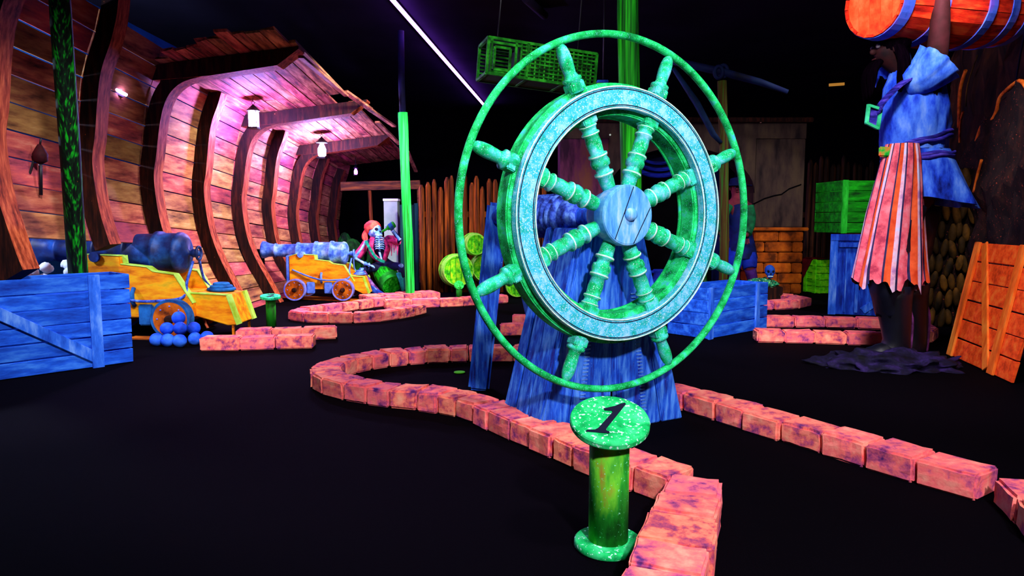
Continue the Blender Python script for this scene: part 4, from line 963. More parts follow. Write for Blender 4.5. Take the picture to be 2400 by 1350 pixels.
def fingers(parent, palm, fwd, side, mat, r=.010, L=.085, curl=V((0, 0, 0)), thumb=1):
    """five separate bent digits rooted in the palm"""
    fwd, side = V(fwd).normalized(), V(side).normalized()
    for k, (o, l) in enumerate(((-.032, .86), (-.011, 1.0), (.011, .95), (.032, .76))):
        m = MB(); b = V(palm)+side*o+fwd*.02; p1 = b+fwd*L*.45*l; p2 = p1+(fwd*.7+curl*.7).normalized()*L*.32*l; p3 = p2+(fwd*.3+curl).normalized()*L*.26*l
        m.tube(curve([b, p1, p2, p3], 3), [r]*9+[r*.75], 8); m.build('finger', mat, parent, world=True)
    m = MB(); b = V(palm)+side*.04*thumb-fwd*.01; m.tube(curve([b, b+side*.03*thumb+fwd*.03, b+side*.035*thumb+fwd*.065+curl*.02], 3), [r*1.15]*6+[r*.85], 8); m.build('thumb', mat, parent, world=True)
fingers(pir, nodes['pl'][0], (0, .1, 1), (1, 0, 0), MAT['skin'], .012, .10, V((0, 1, .1)), -1)
fingers(pir, nodes['pr'][0], (.4, .1, 1), (1, -.2, 0), MAT['skin'], .012, .10, V((.3, -1, .3)), -1)
hc = V(nodes['hd'][0])
m = MB()       # face looking left and down: nose, brow, ear
m.ball(hc+V((-.098, -.005, .015)), .021, 3, (1.2, .7, 1.0)); m.build('nose', MAT['skin'], pir, world=True)
for s in (-1, 1):
    m = MB(); m.ball(hc+V((-.082, s*.038, .05)), .016, 3); m.build('eye', plain('eye_white%d' % s, H(120, 110, 120)), pir, world=True)
    m = MB(); m.ball(hc+V((.012, s*.098, .025)), .028, 3, (.8, .4, 1.2)); m.build('ear', MAT['skin'], pir, world=True)
m = MB(); m.ball(hc+V((-.088, 0, -.035)), .022, 2, (.5, 1.3, .3)); m.build('mouth', plain('lip_dark', H(60, 16, 20)), pir, world=True)
m = MB()
m.ball(hc+V((.035, 0, .075)), .122, 4, (1, .95, .85), .12, 5, 3)
for k in range(18):
    a = -1.9+3.8*k/17; st = hc+V((.06*math.cos(a)+.03, .1*math.sin(a), .04)); q = [st, st+V((.03, .03*math.sin(a), -.12)), st+V((.01+random.uniform(-.05, .05), .05*math.sin(a), -.26-random.uniform(0, .08)))]
    m.tube(curve(q, 4), [.024]*7+[.016, .006], 7)
m.build('hair', MAT['hair'], pir, world=True)
m = MB()
for k in range(11):
    a = -1+2*k/10; st = hc+V((-.07, .06*a, -.055)); m.tube(curve([st, st+V((-.045, .01*a, -.08)), st+V((-.05+.01*a, .02*a, -.2-random.uniform(0, .07)))], 4), [.022]*6+[.016, .01, .004], 7)
m.build('beard', MAT['hair'], pir, world=True)
# shirt, sleeves, tail, sash, striped wrap
def sec(x, y, rx, ry, dy=0, M=None): return (P(x, y, dy), rx, ry, M)
m = MB()
m.loft([sec(2112, 168, .07, .08), sec(2132, 182, .135, .15), sec(2142, 205, .195, .19), sec(2144, 250, .225, .195), sec(2143, 292, .235, .19), sec(2140, 330, .225, .18), sec(2142, 352, .222, .178)], 72, lambda a, u: .032*math.cos(11*a+6*u)*min(1, 2*u)+.026*math.cos(17*a-11*u)+.02*math.sin(5*a+14*u), cap=False)
m.build('shirt', MAT['shirt'], pir, world=True)
m = MB(); m.tube(curve([P(2126, 196, -.10), P(2156, 184, -.15), P(2180, 164, -.18), P(2198, 146, -.19)], 6), [.10+.058*k/18 for k in range(19)], 48, cap=False, fold=lambda a, u: .07*math.cos(9*a)*u+.05*math.cos(14*a+2)*u); m.build('sleeve', MAT['shirt'], pir, world=True)
m = MB(); m.tube(curve([P(2120, 196, .12), P(2100, 182, .17), P(2084, 160, .20)], 6), [.10+.06*k/12 for k in range(13)], 36, cap=False, fold=lambda a, u: .07*math.cos(8*a)*u); m.build('sleeve', MAT['shirt'], pir, world=True)
Mt = Matrix.Rotation(R(9), 3, 'Y')
m = MB(); m.loft([sec(2146, 352, .225, .18), sec(2160, 385, .25, .2, 0, Mt), sec(2172, 425, .275, .22, 0, Mt), sec(2182, 455, .295, .235, 0, Mt), sec(2186, 472, .305, .24, 0, Mt)], 72, lambda a, u: .02*math.cos(9*a)+u*(.09*math.cos(7*a+1)+.05*math.cos(12*a)), cap=False); m.build('shirt_tail', MAT['shirt'], pir, world=True)
pink, oran, pale, slate = paint('stripe_pink', [H(190, 60, 90), H(255, 105, 125), H(255, 150, 165)], ns=12), paint('stripe_orange', [H(215, 60, 25), H(255, 105, 55)], ns=10), paint('stripe_pale', [H(190, 130, 190), H(245, 190, 215), H(215, 215, 255)], ns=12), paint('stripe_slate', [H(28, 22, 60), H(62, 50, 100)], ns=10)
m = MB(); secs = [sec(2114, 338, .105, .10, -.13), sec(2112, 370, .125, .11, -.13), sec(2106, 430, .155, .125, -.13), sec(2098, 500, .185, .14, -.13), sec(2092, 570, .212, .15, -.13), sec(2087, 630, .235, .155, -.13), sec(2085, 668, .245, .16, -.13)]
n0 = 0; m.loft(secs, 96, lambda a, u: (.03+.06*u)*math.cos(8*a+2.5*u)+.03*math.cos(19*a+5*u), cap=False)
m.bm.faces.ensure_lookup_table()
for i, f in enumerate(m.bm.faces):
    k = i % 96; f.material_index = (0, 0, 0, 3, 1, 1, 1, 2, 2, 3, 0, 0)[k % 12]
for v in m.bm.verts:
    pass
for j, v in enumerate(sorted(m.bm.verts, key=lambda v: v.co.z)[:96]): v.co.z += .04*math.sin(v.co.x*31+v.co.y*15)+.02*math.sin(v.co.x*83)
m.build('striped_wrap', [pink, oran, pale, slate], pir, world=True)
m = MB()
def loop(cx, cy, rx, ry, tilt, tr, up=0): m.tube([P(cx, cy)+V((rx*math.cos(a), ry*math.sin(a), tilt*math.cos(a)+.006*math.sin(6*a+up))) for a in [2*PI*k/40 for k in range(40)]], tr, 8, closed=True, ell=1.4)
for k in range(2): loop(2146, 336-8*k, .233, .19, .055+.012*k, .011, k)
for k in range(2): loop(2150, 371-6*k, .24, .20, .02-.006*k, .010, k+3)
m.build('waist_sash', MAT['sash'], pir, world=True)
m = MB(); a = P(2078, 356, -.16); m.box(a, (.10, .03, .07), Matrix.Rotation(R(-14), 3, 'Z'), jit=.008); m.build('belt_buckle', paint('buckle_green', [H(10, 110, 30), H(30, 200, 60), H(240, 110, 60)], ns=14), pir, world=True, bevel=.008)
m = MB(); st = curve([P(2150, 172, -.16), P(2108, 200, -.2), P(2072, 236, -.19), P(2055, 262, -.15)], 5)
for a, b in zip(st, st[1:]): m.beam(a, b+(b-a)*.15, .012, .075, up=V((0, 1, .2)))
m.build('baldric', MAT['sash'], pir, world=True)
m = MB(); q = [P(2036, 247, -.17), P(2064, 256, -.17), P(2057, 301, -.17), P(2031, 288, -.17)]
for a, b in zip(q, q[1:]+q[:1]): m.beam(a, b+(b-a)*.06, .022, .018)
bk = m.build('strap_buckle', paint('buckle_teal', [H(20, 180, 100), H(80, 250, 180)], ns=10), pir, world=True)
m = MB(); m.prism([(0, 0)]*0 or [(p_.x, p_.z) for p_ in q], q[0].y+.006, q[0].y+.014); m.build('strap_end', MAT['sash'], pir, world=True)
for nm, ks in (('l', ('hl', 'kl', 'cl')), ('r', ('hr', 'kr', 'cr'))):
    m = MB(); m.tube(curve([nodes[k][0] for k in ks], 6), [.14]*5+[.125]*4+[.115]*4, 20, fold=lambda a, u: .05*math.cos(5*a+6*u)); m.build('trouser_leg', MAT['boot'], pir, world=True)
# boots
for nm, (x0, dy) in {'l': (2092, -.11), 'r': (2132, .13)}.items():
    o_ = 0 if nm == 'l' else -9
    m = MB(); m.loft([sec(x0-3, 668+o_, .15, .15, dy), sec(x0-2, 700+o_, .13, .13, dy), sec(x0+5, 750+o_, .105, .105, dy), sec(x0+9, 795+o_, .09, .09, dy), sec(x0+6, 815+o_, .105, .08, dy), sec(x0-10, 830+o_, .15, .08, dy), sec(x0-14, 839+o_, .155, .08, dy)], 32, lambda a, u: .03*math.cos(5*a+8*u)*(1-u) + (.28*max(0, -math.cos(a))**3 if u > .75 else 0))
    m.tube(curve([P(x0+22, 822+o_, dy), P(x0-12, 820+o_, dy), P(x0-48, 829+o_, dy), P(x0-74, 834+o_, dy)], 5), [.06]*5+[.075]*4+[.068]*3+[.055, .045, .03, .02], 16, ell=.75)
    b_ = m.build('boot', MAT['boot'], pir, world=True)
    m = MB(); m.tube(curve([P(x0+30, 700+o_, dy-.05), P(x0+46, 745+o_, dy-.04), P(x0+44, 800+o_, dy-.03), P(x0+40, 832+o_, dy)], 5), .010, 7); m.build('boot_strap', paint('strap_plum_'+nm, [H(60, 20, 60), H(130, 60, 130)], ns=12), pir, world=True)
# rock mound under the boots
mc = G(2088, 858); m = MB(); m.ball((0, 0, -.02), .52, 5, (1.0, .55, .22), .30, 4.5, 9)
for v in m.bm.verts:
    v.co += noise.noise_vector(v.co*9)*.03
    v.co.z = max(v.co.z, -.002)
MAT['mound'] = paint('mound_rock', [H(4, 3, 12), H(18, 13, 44), H(44, 28, 86)], ns=10, bump=.6, rough=.8)
tag(m.build('rock_mound', MAT['mound'], loc=V((mc.x, mc.y+.05, 0))), 'low dark violet rock mound under the large pirate\'s boots', 'rock')
# the barrel he carries
a, b = W(2046, 4, 5.02), W(2352, 32, 5.58)
MAT['bred'] = paint('barrel_red', [H(150, 15, 10), H(240, 45, 20), H(255, 95, 40)], scale=(5, 5, .8), ns=4, island=.12)
MAT['bhead'] = paint('barrel_head_red', [H(200, 45, 20), H(255, 80, 35), H(255, 110, 60)], ns=8)
MAT['bhoop'] = paint('barrel_hoop_blue', [H(30, 60, 190), H(75, 110, 240), H(120, 90, 230)], ns=6)
barrel((a+b)/2, .235, (b-a).length, b-a, 'large red barrel with blue hoops carried on the pirate\'s shoulder', MAT['bred'], MAT['bhoop'], MAT['bhead'], bulge=1.24, hoops=(.04, .26, .60, .80, .955), nst=20, name='carried_barrel', hw=.044)

# ------------------------------------------------------------------ skeleton on a barrel
SY = 9.45
S = lambda x, y, dy=0: W(x, y, SY+dy)
fb = W(905, 690, SY); sk = thing('skeleton_figure', V((fb.x, SY, 0)), 'seated skeleton in pink jacket and red bandana, drinking from a green bottle', 'skeleton')
MAT['body'] = paint('skeleton_under', [H(5, 6, 30), H(14, 22, 80)], ns=8)
MAT['jacket'] = paint('jacket_pink', [H(60, 10, 50), H(190, 40, 105), H(235, 80, 120)], ns=14)
nd = {'pel': (S(900, 622), .075), 'sp': (S(893, 595), .06), 'ch': (S(888, 570), (.10, .07)), 'nk': (S(881, 552), .03), 'hd': (S(877, 541), .06),
      'sl': (S(860, 568, -.02), .045), 'el': (S(833, 606, -.06), .034), 'wl': (S(858, 620, -.2), .026), 'pl': (S(866, 622, -.22), .028),
      'sr': (S(912, 563, -.02), .045), 'er': (S(938, 564, -.08), .034), 'wr': (S(921, 541, -.12), .026), 'pr': (S(917, 536, -.12), .028),
      'hl': (S(884, 626, -.06), .065), 'kl': (S(846, 634, -.26), .05), 'al': (S(884, 684, -.24), .036), 'tl': (S(893, 693, -.32), .03),
      'hr': (S(918, 624, -.06), .065), 'kr': (S(942, 624, -.26), .05), 'ar': (S(944, 652, -.24), .036)}
skinned('body', nd, [('pel', 'sp'), ('sp', 'ch'), ('ch', 'nk'), ('nk', 'hd'), ('ch', 'sl'), ('sl', 'el'), ('el', 'wl'), ('wl', 'pl'), ('ch', 'sr'), ('sr', 'er'), ('er', 'wr'), ('wr', 'pr'), ('pel', 'hl'), ('hl', 'kl'), ('kl', 'al'), ('al', 'tl'), ('pel', 'hr'), ('hr', 'kr'), ('kr', 'ar')], MAT['body'], sk, 'pel')
sc_ = S(878, 541, -.015)-sk.location
skull(sk, sc_, 1.02, (.72, -.62, .30), MAT['bone'], plain('socket_dark', H(4, 6, 40)))
MAT['band'] = paint('bandana_red', [H(200, 30, 50), H(255, 80, 70), H(255, 120, 90)], ns=9)
m = MB(); m.ball(sc_+V((-.03, .02, .045)), .112, 4, (1, 1, .85), .05, 6)
for v in [v for v in m.bm.verts if v.co.z < sc_.z+.015 and v.co.x > sc_.x-.06]: v.co.z = max(v.co.z, sc_.z+.02)
bn = m.build('bandana', MAT['band'], sk)
m = MB()
for dx in (0, -.025): m.tube(curve([sc_+V((-.105, .0, .01)), sc_+V((-.12+dx, -.01, -.07)), sc_+V((-.095+dx, -.02, -.15))], 4), [.028]*6+[.022, .012, .006], 8)
m.build('bandana_tail', MAT['band'], bn)
m = MB(); m.tube([S(888, 556, -.085), S(889, 575, -.1), S(890, 588, -.09)], .012, 8)
for k in range(6):
    z = 558+5*k; w = .075-.004*abs(k-2)
    for s in (-1, 1): m.tube(curve([S(889, z, -.10), S(889, z+1, -.115)+V((s*w*.6, 0, .01)), S(889, z+3, -.07)+V((s*w, .03, 0))], 4), .009, 6)
m.tube([S(889, 590, -.07), S(893, 604, -.07), S(898, 616, -.08)], .015, 7)
m.build('rib_cage', MAT['bone'], sk, world=True)
for nm, pts in (('arm_bone', ('sl', 'el', 'wl', 'pl')), ('arm_bone', ('er', 'wr')), ('leg_bone', ('hl', 'kl', 'al')), ('leg_bone', ('hr', 'kr'))):
    m = MB()
    for u, v in zip(pts, pts[1:]):
        p_, q = V(nd[u][0])+V((0, -.035, .01)), V(nd[v][0])+V((0, -.035, .01)); m.tube([p_, p_.lerp(q, .15), p_.lerp(q, .5), p_.lerp(q, .85), q], [.030, .020, .015, .020, .030], 8)
    m.build(nm, MAT['bone'], sk, world=True)
m = MB()       # jacket: open front panels, sleeves, ragged cuff
for s in (-1, 1):
    cxp = 889+s*15
    m.tube(curve([S(884+s*10, 556, -.03), S(cxp+s*5, 575, -.06), S(cxp+s*1, 596, -.09), S(896+s*5, 612, -.09)], 5), [.045, .05, .052, .052, .052, .052, .05, .05, .05, .05, .048, .046, .044, .042, .04, .03], 10, ell=.55)
m.build('jacket', MAT['jacket'], sk, world=True)
for pts, r0 in (((S(862, 566, 0), S(848, 586, -.02), S(834, 606, -.05)), .058), ((S(908, 562, 0), S(922, 562, -.04), S(936, 564, -.07)), .06)):
    m = MB(); m.tube(curve(pts, 4), [r0]*9, 14, cap=False, fold=lambda a, u: .1*math.cos(5*a+4*u)); m.build('sleeve', MAT['jacket'], sk, world=True)
m = MB()
for k in range(5): x = 914+4.6*k; m.beam(S(x, 570, -.06), S(x+random.uniform(-2, 2), 592+random.uniform(-8, 14), -.06), .026, .008, w2=.008)
m.build('ragged_cuff', MAT['jacket'], sk, world=True)
m = MB(); st = curve([S(857, 564, -.10), S(870, 588, -.14), S(884, 606, -.16), S(902, 614, -.15)], 5)
for p_, q in zip(st, st[1:]): m.beam(p_, q, .035, .01, up=V((0, 1, 0)))
m.build('shoulder_belt', paint('belt_teal', [H(5, 90, 70), H(20, 170, 130)], ns=10), sk, world=True)
m = MB(); m.tube(curve([S(846, 640, -.27), S(862, 660, -.26), S(884, 684, -.25)], 4), [.062, .06, .06, .058, .054, .05, .046, .044, .042], 12, fold=lambda a, u: .07*math.cos(4*a+5*u)); m.build('trouser_leg', paint('trouser_plum', [H(30, 15, 70), H(110, 50, 120), H(150, 110, 170)], ns=16), sk, world=True)
m = MB(); m.tube(curve([S(868, 672, -.26), S(884, 686, -.27), S(898, 692, -.34)], 4), [.052, .05, .048, .046, .046, .045, .042, .038, .03], 12); m.build('boot', paint('boot_blue', [H(10, 30, 110), H(40, 80, 190)], ns=10), sk, world=True)
m = MB(); m.lathe([(0, .018), (.18, .032), (.24, .045), (.26, .04)], o=S(945, 684, -.25), ax=S(936, 640, -.25)-S(945, 684, -.25), seg=14); m.build('peg_leg', paint('peg_teal', [H(5, 90, 100), H(40, 200, 200)], ns=10), sk, world=True)
fingers(sk, S(918, 537, -.14), (-.6, -.2, .5), (.5, 0, .8), MAT['bone'], .0075, .07, V((-.5, -.6, -.2)))
fingers(sk, S(866, 622, -.24), (.9, -.3, -.1), (.1, -.8, .1), MAT['bone'], .0075, .07, V((.2, -.3, -1)))
q0, q1 = S(894, 544, -.17), S(925, 525, -.17)
d = q1-q0; bo = tag(bpy.data.objects.new('drink_bottle', None), 'green bottle held to the skeleton\'s mouth', 'bottle'); COL.objects.link(bo); bo.location = q0
gm2 = paint('bottle_bright_green', [H(5, 80, 10), H(20, 170, 35), H(60, 220, 60)], ns=8, rough=.35)
L_ = d.length; m = MB(); m.lathe([(0, .012), (.02, .016), (L_*.42, .017), (L_*.58, .042), (L_*.95, .044), (L_, .036)], ax=d, seg=18); m.build('glass', gm2, bo)
m = MB(); m.lathe([(L_*.62, .0455), (L_*.88, .0455)], ax=d, seg=18, cap=False); m.build('label_band', MAT['strap1'], bo)
MAT['bgreen'] = paint('barrel_green', [H(5, 90, 5), H(12, 185, 15), H(70, 245, 60)], scale=(3, 3, .8), ns=6, island=.12)
ba = S(908, 650, -.06); barrel(ba, .135, .34, S(926, 678, -.2)-S(889, 620, .2), 'green barrel tipped over, the skeleton sits astride it', MAT['bgreen'], paint('hoop_green', [H(5, 90, 20), H(30, 170, 40)], ns=6), MAT['bgreen'], name='seat_barrel', nst=14)

# ------------------------------------------------------------------ dim pirate by the archway
DY_ = 9.0
D_ = lambda x, y, dy=0: W(x, y, DY_+dy)
f3 = thing('person', V((D_(1735, 600).x, DY_, 0)), 'dim pirate in green sleeves and blue breeches, leaning beside the mast near archway', 'person')
dm = {'pel': (D_(1738, 572), .12), 'sp': (D_(1734, 530), .11), 'ch': (D_(1730, 492), (.14, .11)), 'nk': (D_(1727, 462), .05), 'hd': (D_(1725, 445), .075), 'ht': (D_(1725, 430), .07),
      'sl': (D_(1705, 482, -.05), .06), 'el': (D_(1688, 515, -.1), .05), 'wl': (D_(1690, 545, -.2), .033), 'pl': (D_(1693, 553, -.22), .034),
      'sr': (D_(1752, 484, -.05), .06), 'er': (D_(1757, 522, -.1), .05), 'wr': (D_(1750, 548, -.18), .033), 'pr': (D_(1748, 556, -.2), .034),
      'hl': (D_(1725, 585), .085), 'kl': (D_(1720, 630, -.1), .065), 'al': (D_(1722, 684, -.05), .04), 'tl': (D_(1714, 692, -.16), .035),
      'hr': (D_(1752, 585), .085), 'kr': (D_(1758, 630, -.1), .065), 'ar': (D_(1770, 684, -.05), .04), 'tr': (D_(1768, 692, -.16), .035)}
MAT['dskin'] = paint('dim_skin', [H(70, 20, 36), H(130, 44, 60)], ns=6)
skinned('body', dm, [('pel', 'sp'), ('sp', 'ch'), ('ch', 'nk'), ('nk', 'hd'), ('hd', 'ht'), ('ch', 'sl'), ('sl', 'el'), ('el', 'wl'), ('wl', 'pl'), ('ch', 'sr'), ('sr', 'er'), ('er', 'wr'), ('wr', 'pr'), ('pel', 'hl'), ('hl', 'kl'), ('kl', 'al'), ('al', 'tl'), ('pel', 'hr'), ('hr', 'kr'), ('kr', 'ar'), ('ar', 'tr')], MAT['dskin'], f3, 'pel')
h = V(dm['hd'][0])
m = MB(); m.ball(h+V((-.01, -.075, .01)), .018, 2, (.8, 1.2, 1)); m.build('nose', MAT['dskin'], f3, world=True)
m = MB(); m.ball(h+V((0, -.062, -.03)), .016, 2, (1.4, .5, .4)); m.build('mouth', plain('mouth_dark', H(40, 6, 14)), f3, world=True)
for s in (-1, 1):
    m = MB(); m.ball(h+V((s*.028, -.068, .03)), .011, 2); m.build('eye', plain('eye_dim%d' % s, H(90, 90, 110)), f3, world=True)
    m = MB(); m.ball(h+V((s*.075, 0, .015)), .02, 2, (.5, .8, 1.2)); m.build('ear', MAT['dskin'], f3, world=True)
m = MB(); m.loft([(h+V((0, .0, .045)), .19, .15), (h+V((0, 0, .06)), .20, .16), (h+V((0, 0, .065)), .09, .09), (h+V((0, 0, .14)), .075, .075), (h+V((0, 0, .155)), .02, .02)], 24); m.build('hat', paint('hat_navy', [H(5, 8, 40), H(10, 22, 90)], ns=5), f3, world=True)
m = MB(); m.loft([(D_(1729, 468), .07, .07), (D_(1729, 482), .16, .12), (D_(1731, 510), .165, .135), (D_(1735, 545), .14, .125), (D_(1738, 575), .165, .14), (D_(1739, 605), .19, .155)], 32, lambda a, u: .05*math.cos(6*a+3*u)*u, cap=False); m.build('coat', paint('coat_navy', [H(5, 8, 40), H(12, 30, 110)], ns=5), f3, world=True)
for k_, (a_, b_, c__) in enumerate((('sl', 'el', 'wl'), ('sr', 'er', 'wr'))):
    m = MB(); m.tube(curve([dm[a_][0], dm[b_][0], dm[c__][0]], 5), [.082, .08, .078, .076, .074, .07, .068, .066, .064, .062, .06], 14, fold=lambda a, u: .08*math.cos(4*a+9*u)); m.build('sleeve', paint('sleeve_green_%s' % 'ab'[k_], [H(5, 50, 30), H(15, 120, 70)], ns=8), f3, world=True)
for k_, (a_, b_, c__, d__) in enumerate((('hl', 'kl', 'al', 'tl'), ('hr', 'kr', 'ar', 'tr'))):
    m = MB(); m.tube(curve([dm[a_][0], V(dm[a_][0]).lerp(V(dm[b_][0]), .6), dm[b_][0]], 4), [.1, .1, .1, .1, .1, .095, .09, .085, .08], 14); m.build('breeches', MAT['jug'], f3, world=True)
    m = MB(); m.tube(curve([dm[b_][0], dm[c__][0], dm[d__][0]], 4), [.075, .07, .066, .06, .056, .055, .052, .048, .04], 12); m.build('boot', paint('boot_purple_%s' % 'ab'[k_], [H(25, 10, 60), H(80, 30, 120)], ns=6), f3, world=True)
fingers(f3, dm['pl'][0], (0, -.3, -1), (1, 0, 0), MAT['dskin'], .009, .075, V((0, -.6, -.6)))
fingers(f3, dm['pr'][0], (0, -.3, -1), (-1, 0, 0), MAT['dskin'], .009, .075, V((0, -.6, -.6)))

# ------------------------------------------------------------------ dark rock face on the right
MAT['rock'] = paint('rock_dark', [H(8, 4, 6), H(26, 12, 10), H(48, 24, 16)], ns=5, bump=.7, speck=(55, .655, H(150, 60, 40)), rough=.85)
MAT['rock2'] = paint('rock_brown', [H(14, 8, 4), H(44, 24, 10), H(74, 42, 18)], scale=(2, 2, .8), ns=4, bump=.7)
MAT['ridge'] = paint('ridge_orange', [H(130, 50, 10), H(215, 95, 20), H(240, 130, 40)], ns=10)
MAT['stoneb'] = paint('stone_olive', [H(20, 14, 4), H(70, 46, 12), H(125, 80, 22)], scale=(1, 1, .6), ns=5, island=.2)
rock = thing('rock_outcrop', V((4.0, 5.6, 0)), 'dark jagged rock wall with orange painted ridges filling the right edge', 'rock wall')
def rockX(Y): return 3.50+(Y-4.4)*.36
def onrock(px, py, dx=0):
    d = ray(px, py); d /= d.y   # along y
    # X = d.x*Y ; X = 3.5+(Y-4.4)*.36+dx
    Y = (3.50-4.4*.36+dx)/(d.x-.36); return V((d.x*Y, Y, CH+d.z*Y))
def slab(outline, dx, th, mat, name, amp=.05, seed=0):
    """rock slab standing along the right wall: outline in photo coordinates placed on the wall plane, with real thickness"""
    pts = [onrock(x, y, dx) for x, y in outline]
    m = MB(); n = V((-.94, .34, 0))
    A = [m.bm.verts.new(p) for p in pts]; B = [m.bm.verts.new(p-n*th) for p in pts]
    f1 = m.face(A); m.face(list(reversed(B)))
    for i in range(len(A)): m.face([A[i], B[i], B[(i+1) % len(A)], A[(i+1) % len(A)]])
    bmesh.ops.triangulate(m.bm, faces=m.bm.faces[:])
    for _ in range(4): bmesh.ops.subdivide_edges(m.bm, edges=[e for e in m.bm.edges if e.calc_length() > .14], cuts=1); bmesh.ops.triangulate(m.bm, faces=[f for f in m.bm.faces if len(f.verts) > 4])
    for v in m.bm.verts: v.co += n*amp*noise.noise(v.co*3.5+V((seed, 0, 0)))+n*.02*noise.noise(v.co*11)
    return m.build(name, mat, rock, world=True)
slab([(2236, 700), (2232, 560), (2238, 440), (2262, 385), (2292, 300), (2318, 280), (2330, 262), (2350, 210), (2382, 188), (2410, 215), (2500, 330), (2600, 900), (2500, 1000), (2300, 860), (2240, 790)], 0, .35, MAT['rock'], 'near_slab', .09, 3)
slab([(2215, 760), (2218, 420), (2226, 200), (2240, 120), (2262, 60), (2300, 20), (2420, -60), (2700, -60), (2700, 300), (2400, 500), (2300, 760)], .25, .3, MAT['rock2'], 'far_slab', .10, 8)
def ridge(pts, r_, dx=-.05, mat='ridge'):
    m = MB(); m.tube(curve([onrock(x, y, dx)+V((.02, -.007, 0)) for x, y in pts], 4), r_, 7); m.build('ridge_paint', MAT[mat], rock, world=True)
ridge([(2246, 425), (2262, 385), (2278, 345), (2292, 302), (2305, 285), (2318, 282), (2328, 264), (2336, 232), (2352, 212), (2382, 190), (2398, 205), (2415, 225), (2450, 272), (2500, 335)], .017, -.01)
ridge([(2242, 300), (2243, 245), (2246, 205), (2258, 165)], .018, .10); ridge([(2244, 335), (2245, 290), (2252, 262)], .012, .10)
ridge([(2276, 450), (2284, 412), (2294, 375)], .012, -.07)
ridge([(2258, 250), (2262, 200), (2285, 130)], .007, .12, 'stoneb')
ridge([(2374, 190), (2384, 130), (2396, 70), (2402, 20)], .008, .1, 'indigo')
# column of rounded stones at the corner
m = MB(); c0 = V((4.28, 6.75, 0)); m.box(c0+V((.0, .2, .75)), (.75, .5, 1.5)); m.build('pillar_core', MAT['rock'], rock, world=True)
m = MB()
for j in range(9):
    for i in range(11):
        x = 3.86+.078*i+random.uniform(-.02, .02)+(.045 if j % 2 else 0); z = .09+.165*j+random.uniform(-.03, .03); Yc = 6.70-.05*(1-abs(x-4.25)/.4)
        m.ball(V((x, Yc, z)), random.uniform(.038, .046), 3, (.78, .8, random.uniform(1.9, 2.5)), .14, 3, i*9+j, Matrix.Rotation(random.uniform(-.25, .25), 3, 'Y'))
m.build('stone_cladding', MAT['stoneb'], rock, world=True)
# ------------------------------------------------------------------ lights
def spot(name, loc, target, power, col, size=60, rad=.15, blend=.6):
    l = bpy.data.lights.new(name, 'SPOT'); l.energy = power; l.color = col; l.spot_size = R(size); l.spot_blend = blend; l.shadow_soft_size = rad
    o = bpy.data.objects.new(name, l); COL.objects.link(o); o.location = loc
    o.rotation_euler = (V(target)-V(loc)).to_track_quat('-Z', 'Y').to_euler(); return o
def point(name, loc, power, col, rad=.05):
    l = bpy.data.lights.new(name, 'POINT'); l.energy = power; l.color = col; l.shadow_soft_size = rad
    o = bpy.data.objects.new(name, l); COL.objects.link(o); o.location = loc; return o
def area(name, loc, target, power, col, sx, sy):
    l = bpy.data.lights.new(name, 'AREA'); l.shape = 'RECTANGLE'; l.size = sx; l.size_y = sy; l.energy = power; l.color = col
    o = bpy.data.objects.new(name, l); COL.objects.link(o); o.location = loc
    o.rotation_euler = (V(target)-V(loc)).to_track_quat('-Z', 'Y').to_euler(); return o
WH = (1, .93, 1); VI = (.8, .72, 1)
spot('fill_spot_wheel', (1.1, -1.0, 2.7), (.45, 2.9, .7), 820, WH, 56, .12)  # added lamp behind the camera, below ceiling height, brightens wheel, marker and kerb fronts
spot('ceiling_spot_front', (1.6, 1.0, 3.35), (1.3, 3.0, 0), 300, WH, 80, .2)
spot('ceiling_spot_right', (1.2, 3.0, 3.3), (3.2, 5.1, .9), 420, WH, 80, .2)
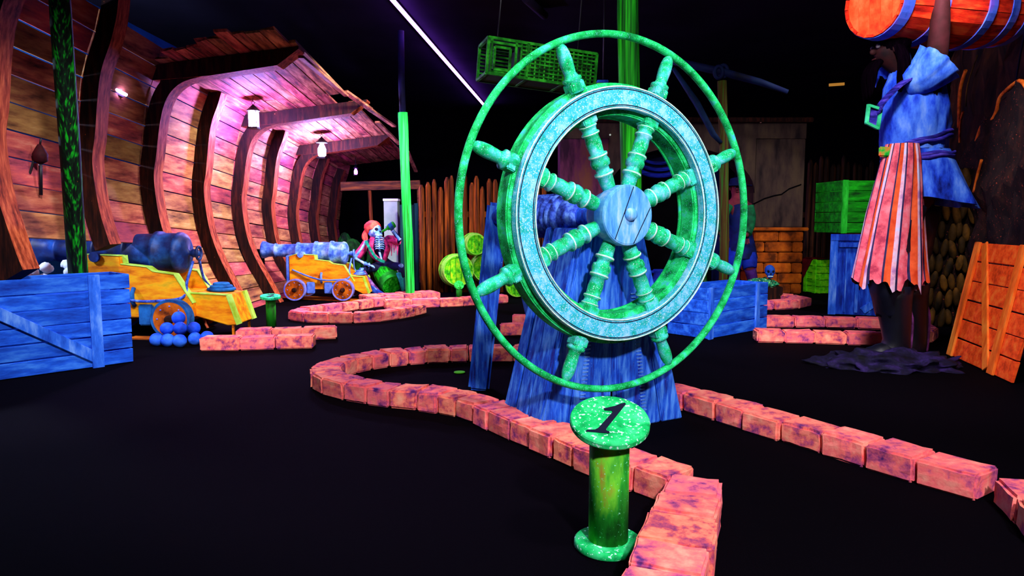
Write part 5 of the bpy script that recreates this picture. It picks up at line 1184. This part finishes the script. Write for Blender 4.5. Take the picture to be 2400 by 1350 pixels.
spot('ceiling_spot_left', (-.8, 5.0, 3.4), (-3.1, 5.9, -.3), 310, WH, 66, .2, 1)
spot('ceiling_spot_hull', (-.3, 7.2, 3.0), (-3.0, 8.6, .1), 900, WH, 80, .2)
spot('ceiling_spot_middle', (.3, 6.2, 3.4), (-.9, 9.6, .3), 420, WH, 70, .2)
spot('ceiling_spot_back', (3.95, 6.2, 3.4), (2.7, 9.0, .1), 290, WH, 70, .2)
spot('ceiling_spot_curve', (-1.0, 2.2, 3.4), (-.8, 4.2, 0), 220, WH, 80, .2)
spot('fill_spot_post', (.2, 2.2, 3.3), (.8, 5.9, 2.2), 380, WH, 50, .15)  # added spot to brighten the upper log post and wicker trap
spot('ceiling_spot_crate', (-1.2, 2.6, 3.4), (-3.0, 4.5, .3), 620, WH, 55, .15)
spot('fill_spot_blue', (1.4, 3.4, 3.4), (2.0, 6.2, .2), 330, WH, 34, .15)  # added spot to brighten the blue crate right of the wheel
spot('fill_spot_stones', (2.5, 4.0, 3.3), (4.2, 6.7, .6), 330, WH, 27, .12)  # added narrow spot to bring out the stone column
spot('ceiling_spot_barrel', (1.6, 3.0, 3.0), (3.1, 5.2, 2.6), 150, WH, 40, .12)
spot('fill_spot_skeleton', (-.7, 7.3, 3.2), (-1.85, 9.4, .5), 110, (.92, 1, .92), 18, .1)  # added narrow spot to brighten the skeleton and its leg bones
spot('fill_spot_backdrop', (-3.9, 7.3, 2.3), (-4.98, 8.3, 3.2), 60, (.4, .7, 1), 110, .1)  # added out of sight behind the hull to brighten the upper sky wall
point('lamp_behind_hull', (-4.7, 5.2, 1.9), 220, (.6, .7, 1), .1)
w = bpy.data.worlds.new('world'); SC.world = w; w.use_nodes = True
w.node_tree.nodes['Background'].inputs[0].default_value = (.25, .2, .6, 1); w.node_tree.nodes['Background'].inputs[1].default_value = .02
SC.view_settings.view_transform = 'Standard'; SC.view_settings.look = 'None'; SC.view_settings.gamma = 1; SC.view_settings.exposure = 0
SC.cycles.max_bounces = 6; SC.cycles.use_denoising = True
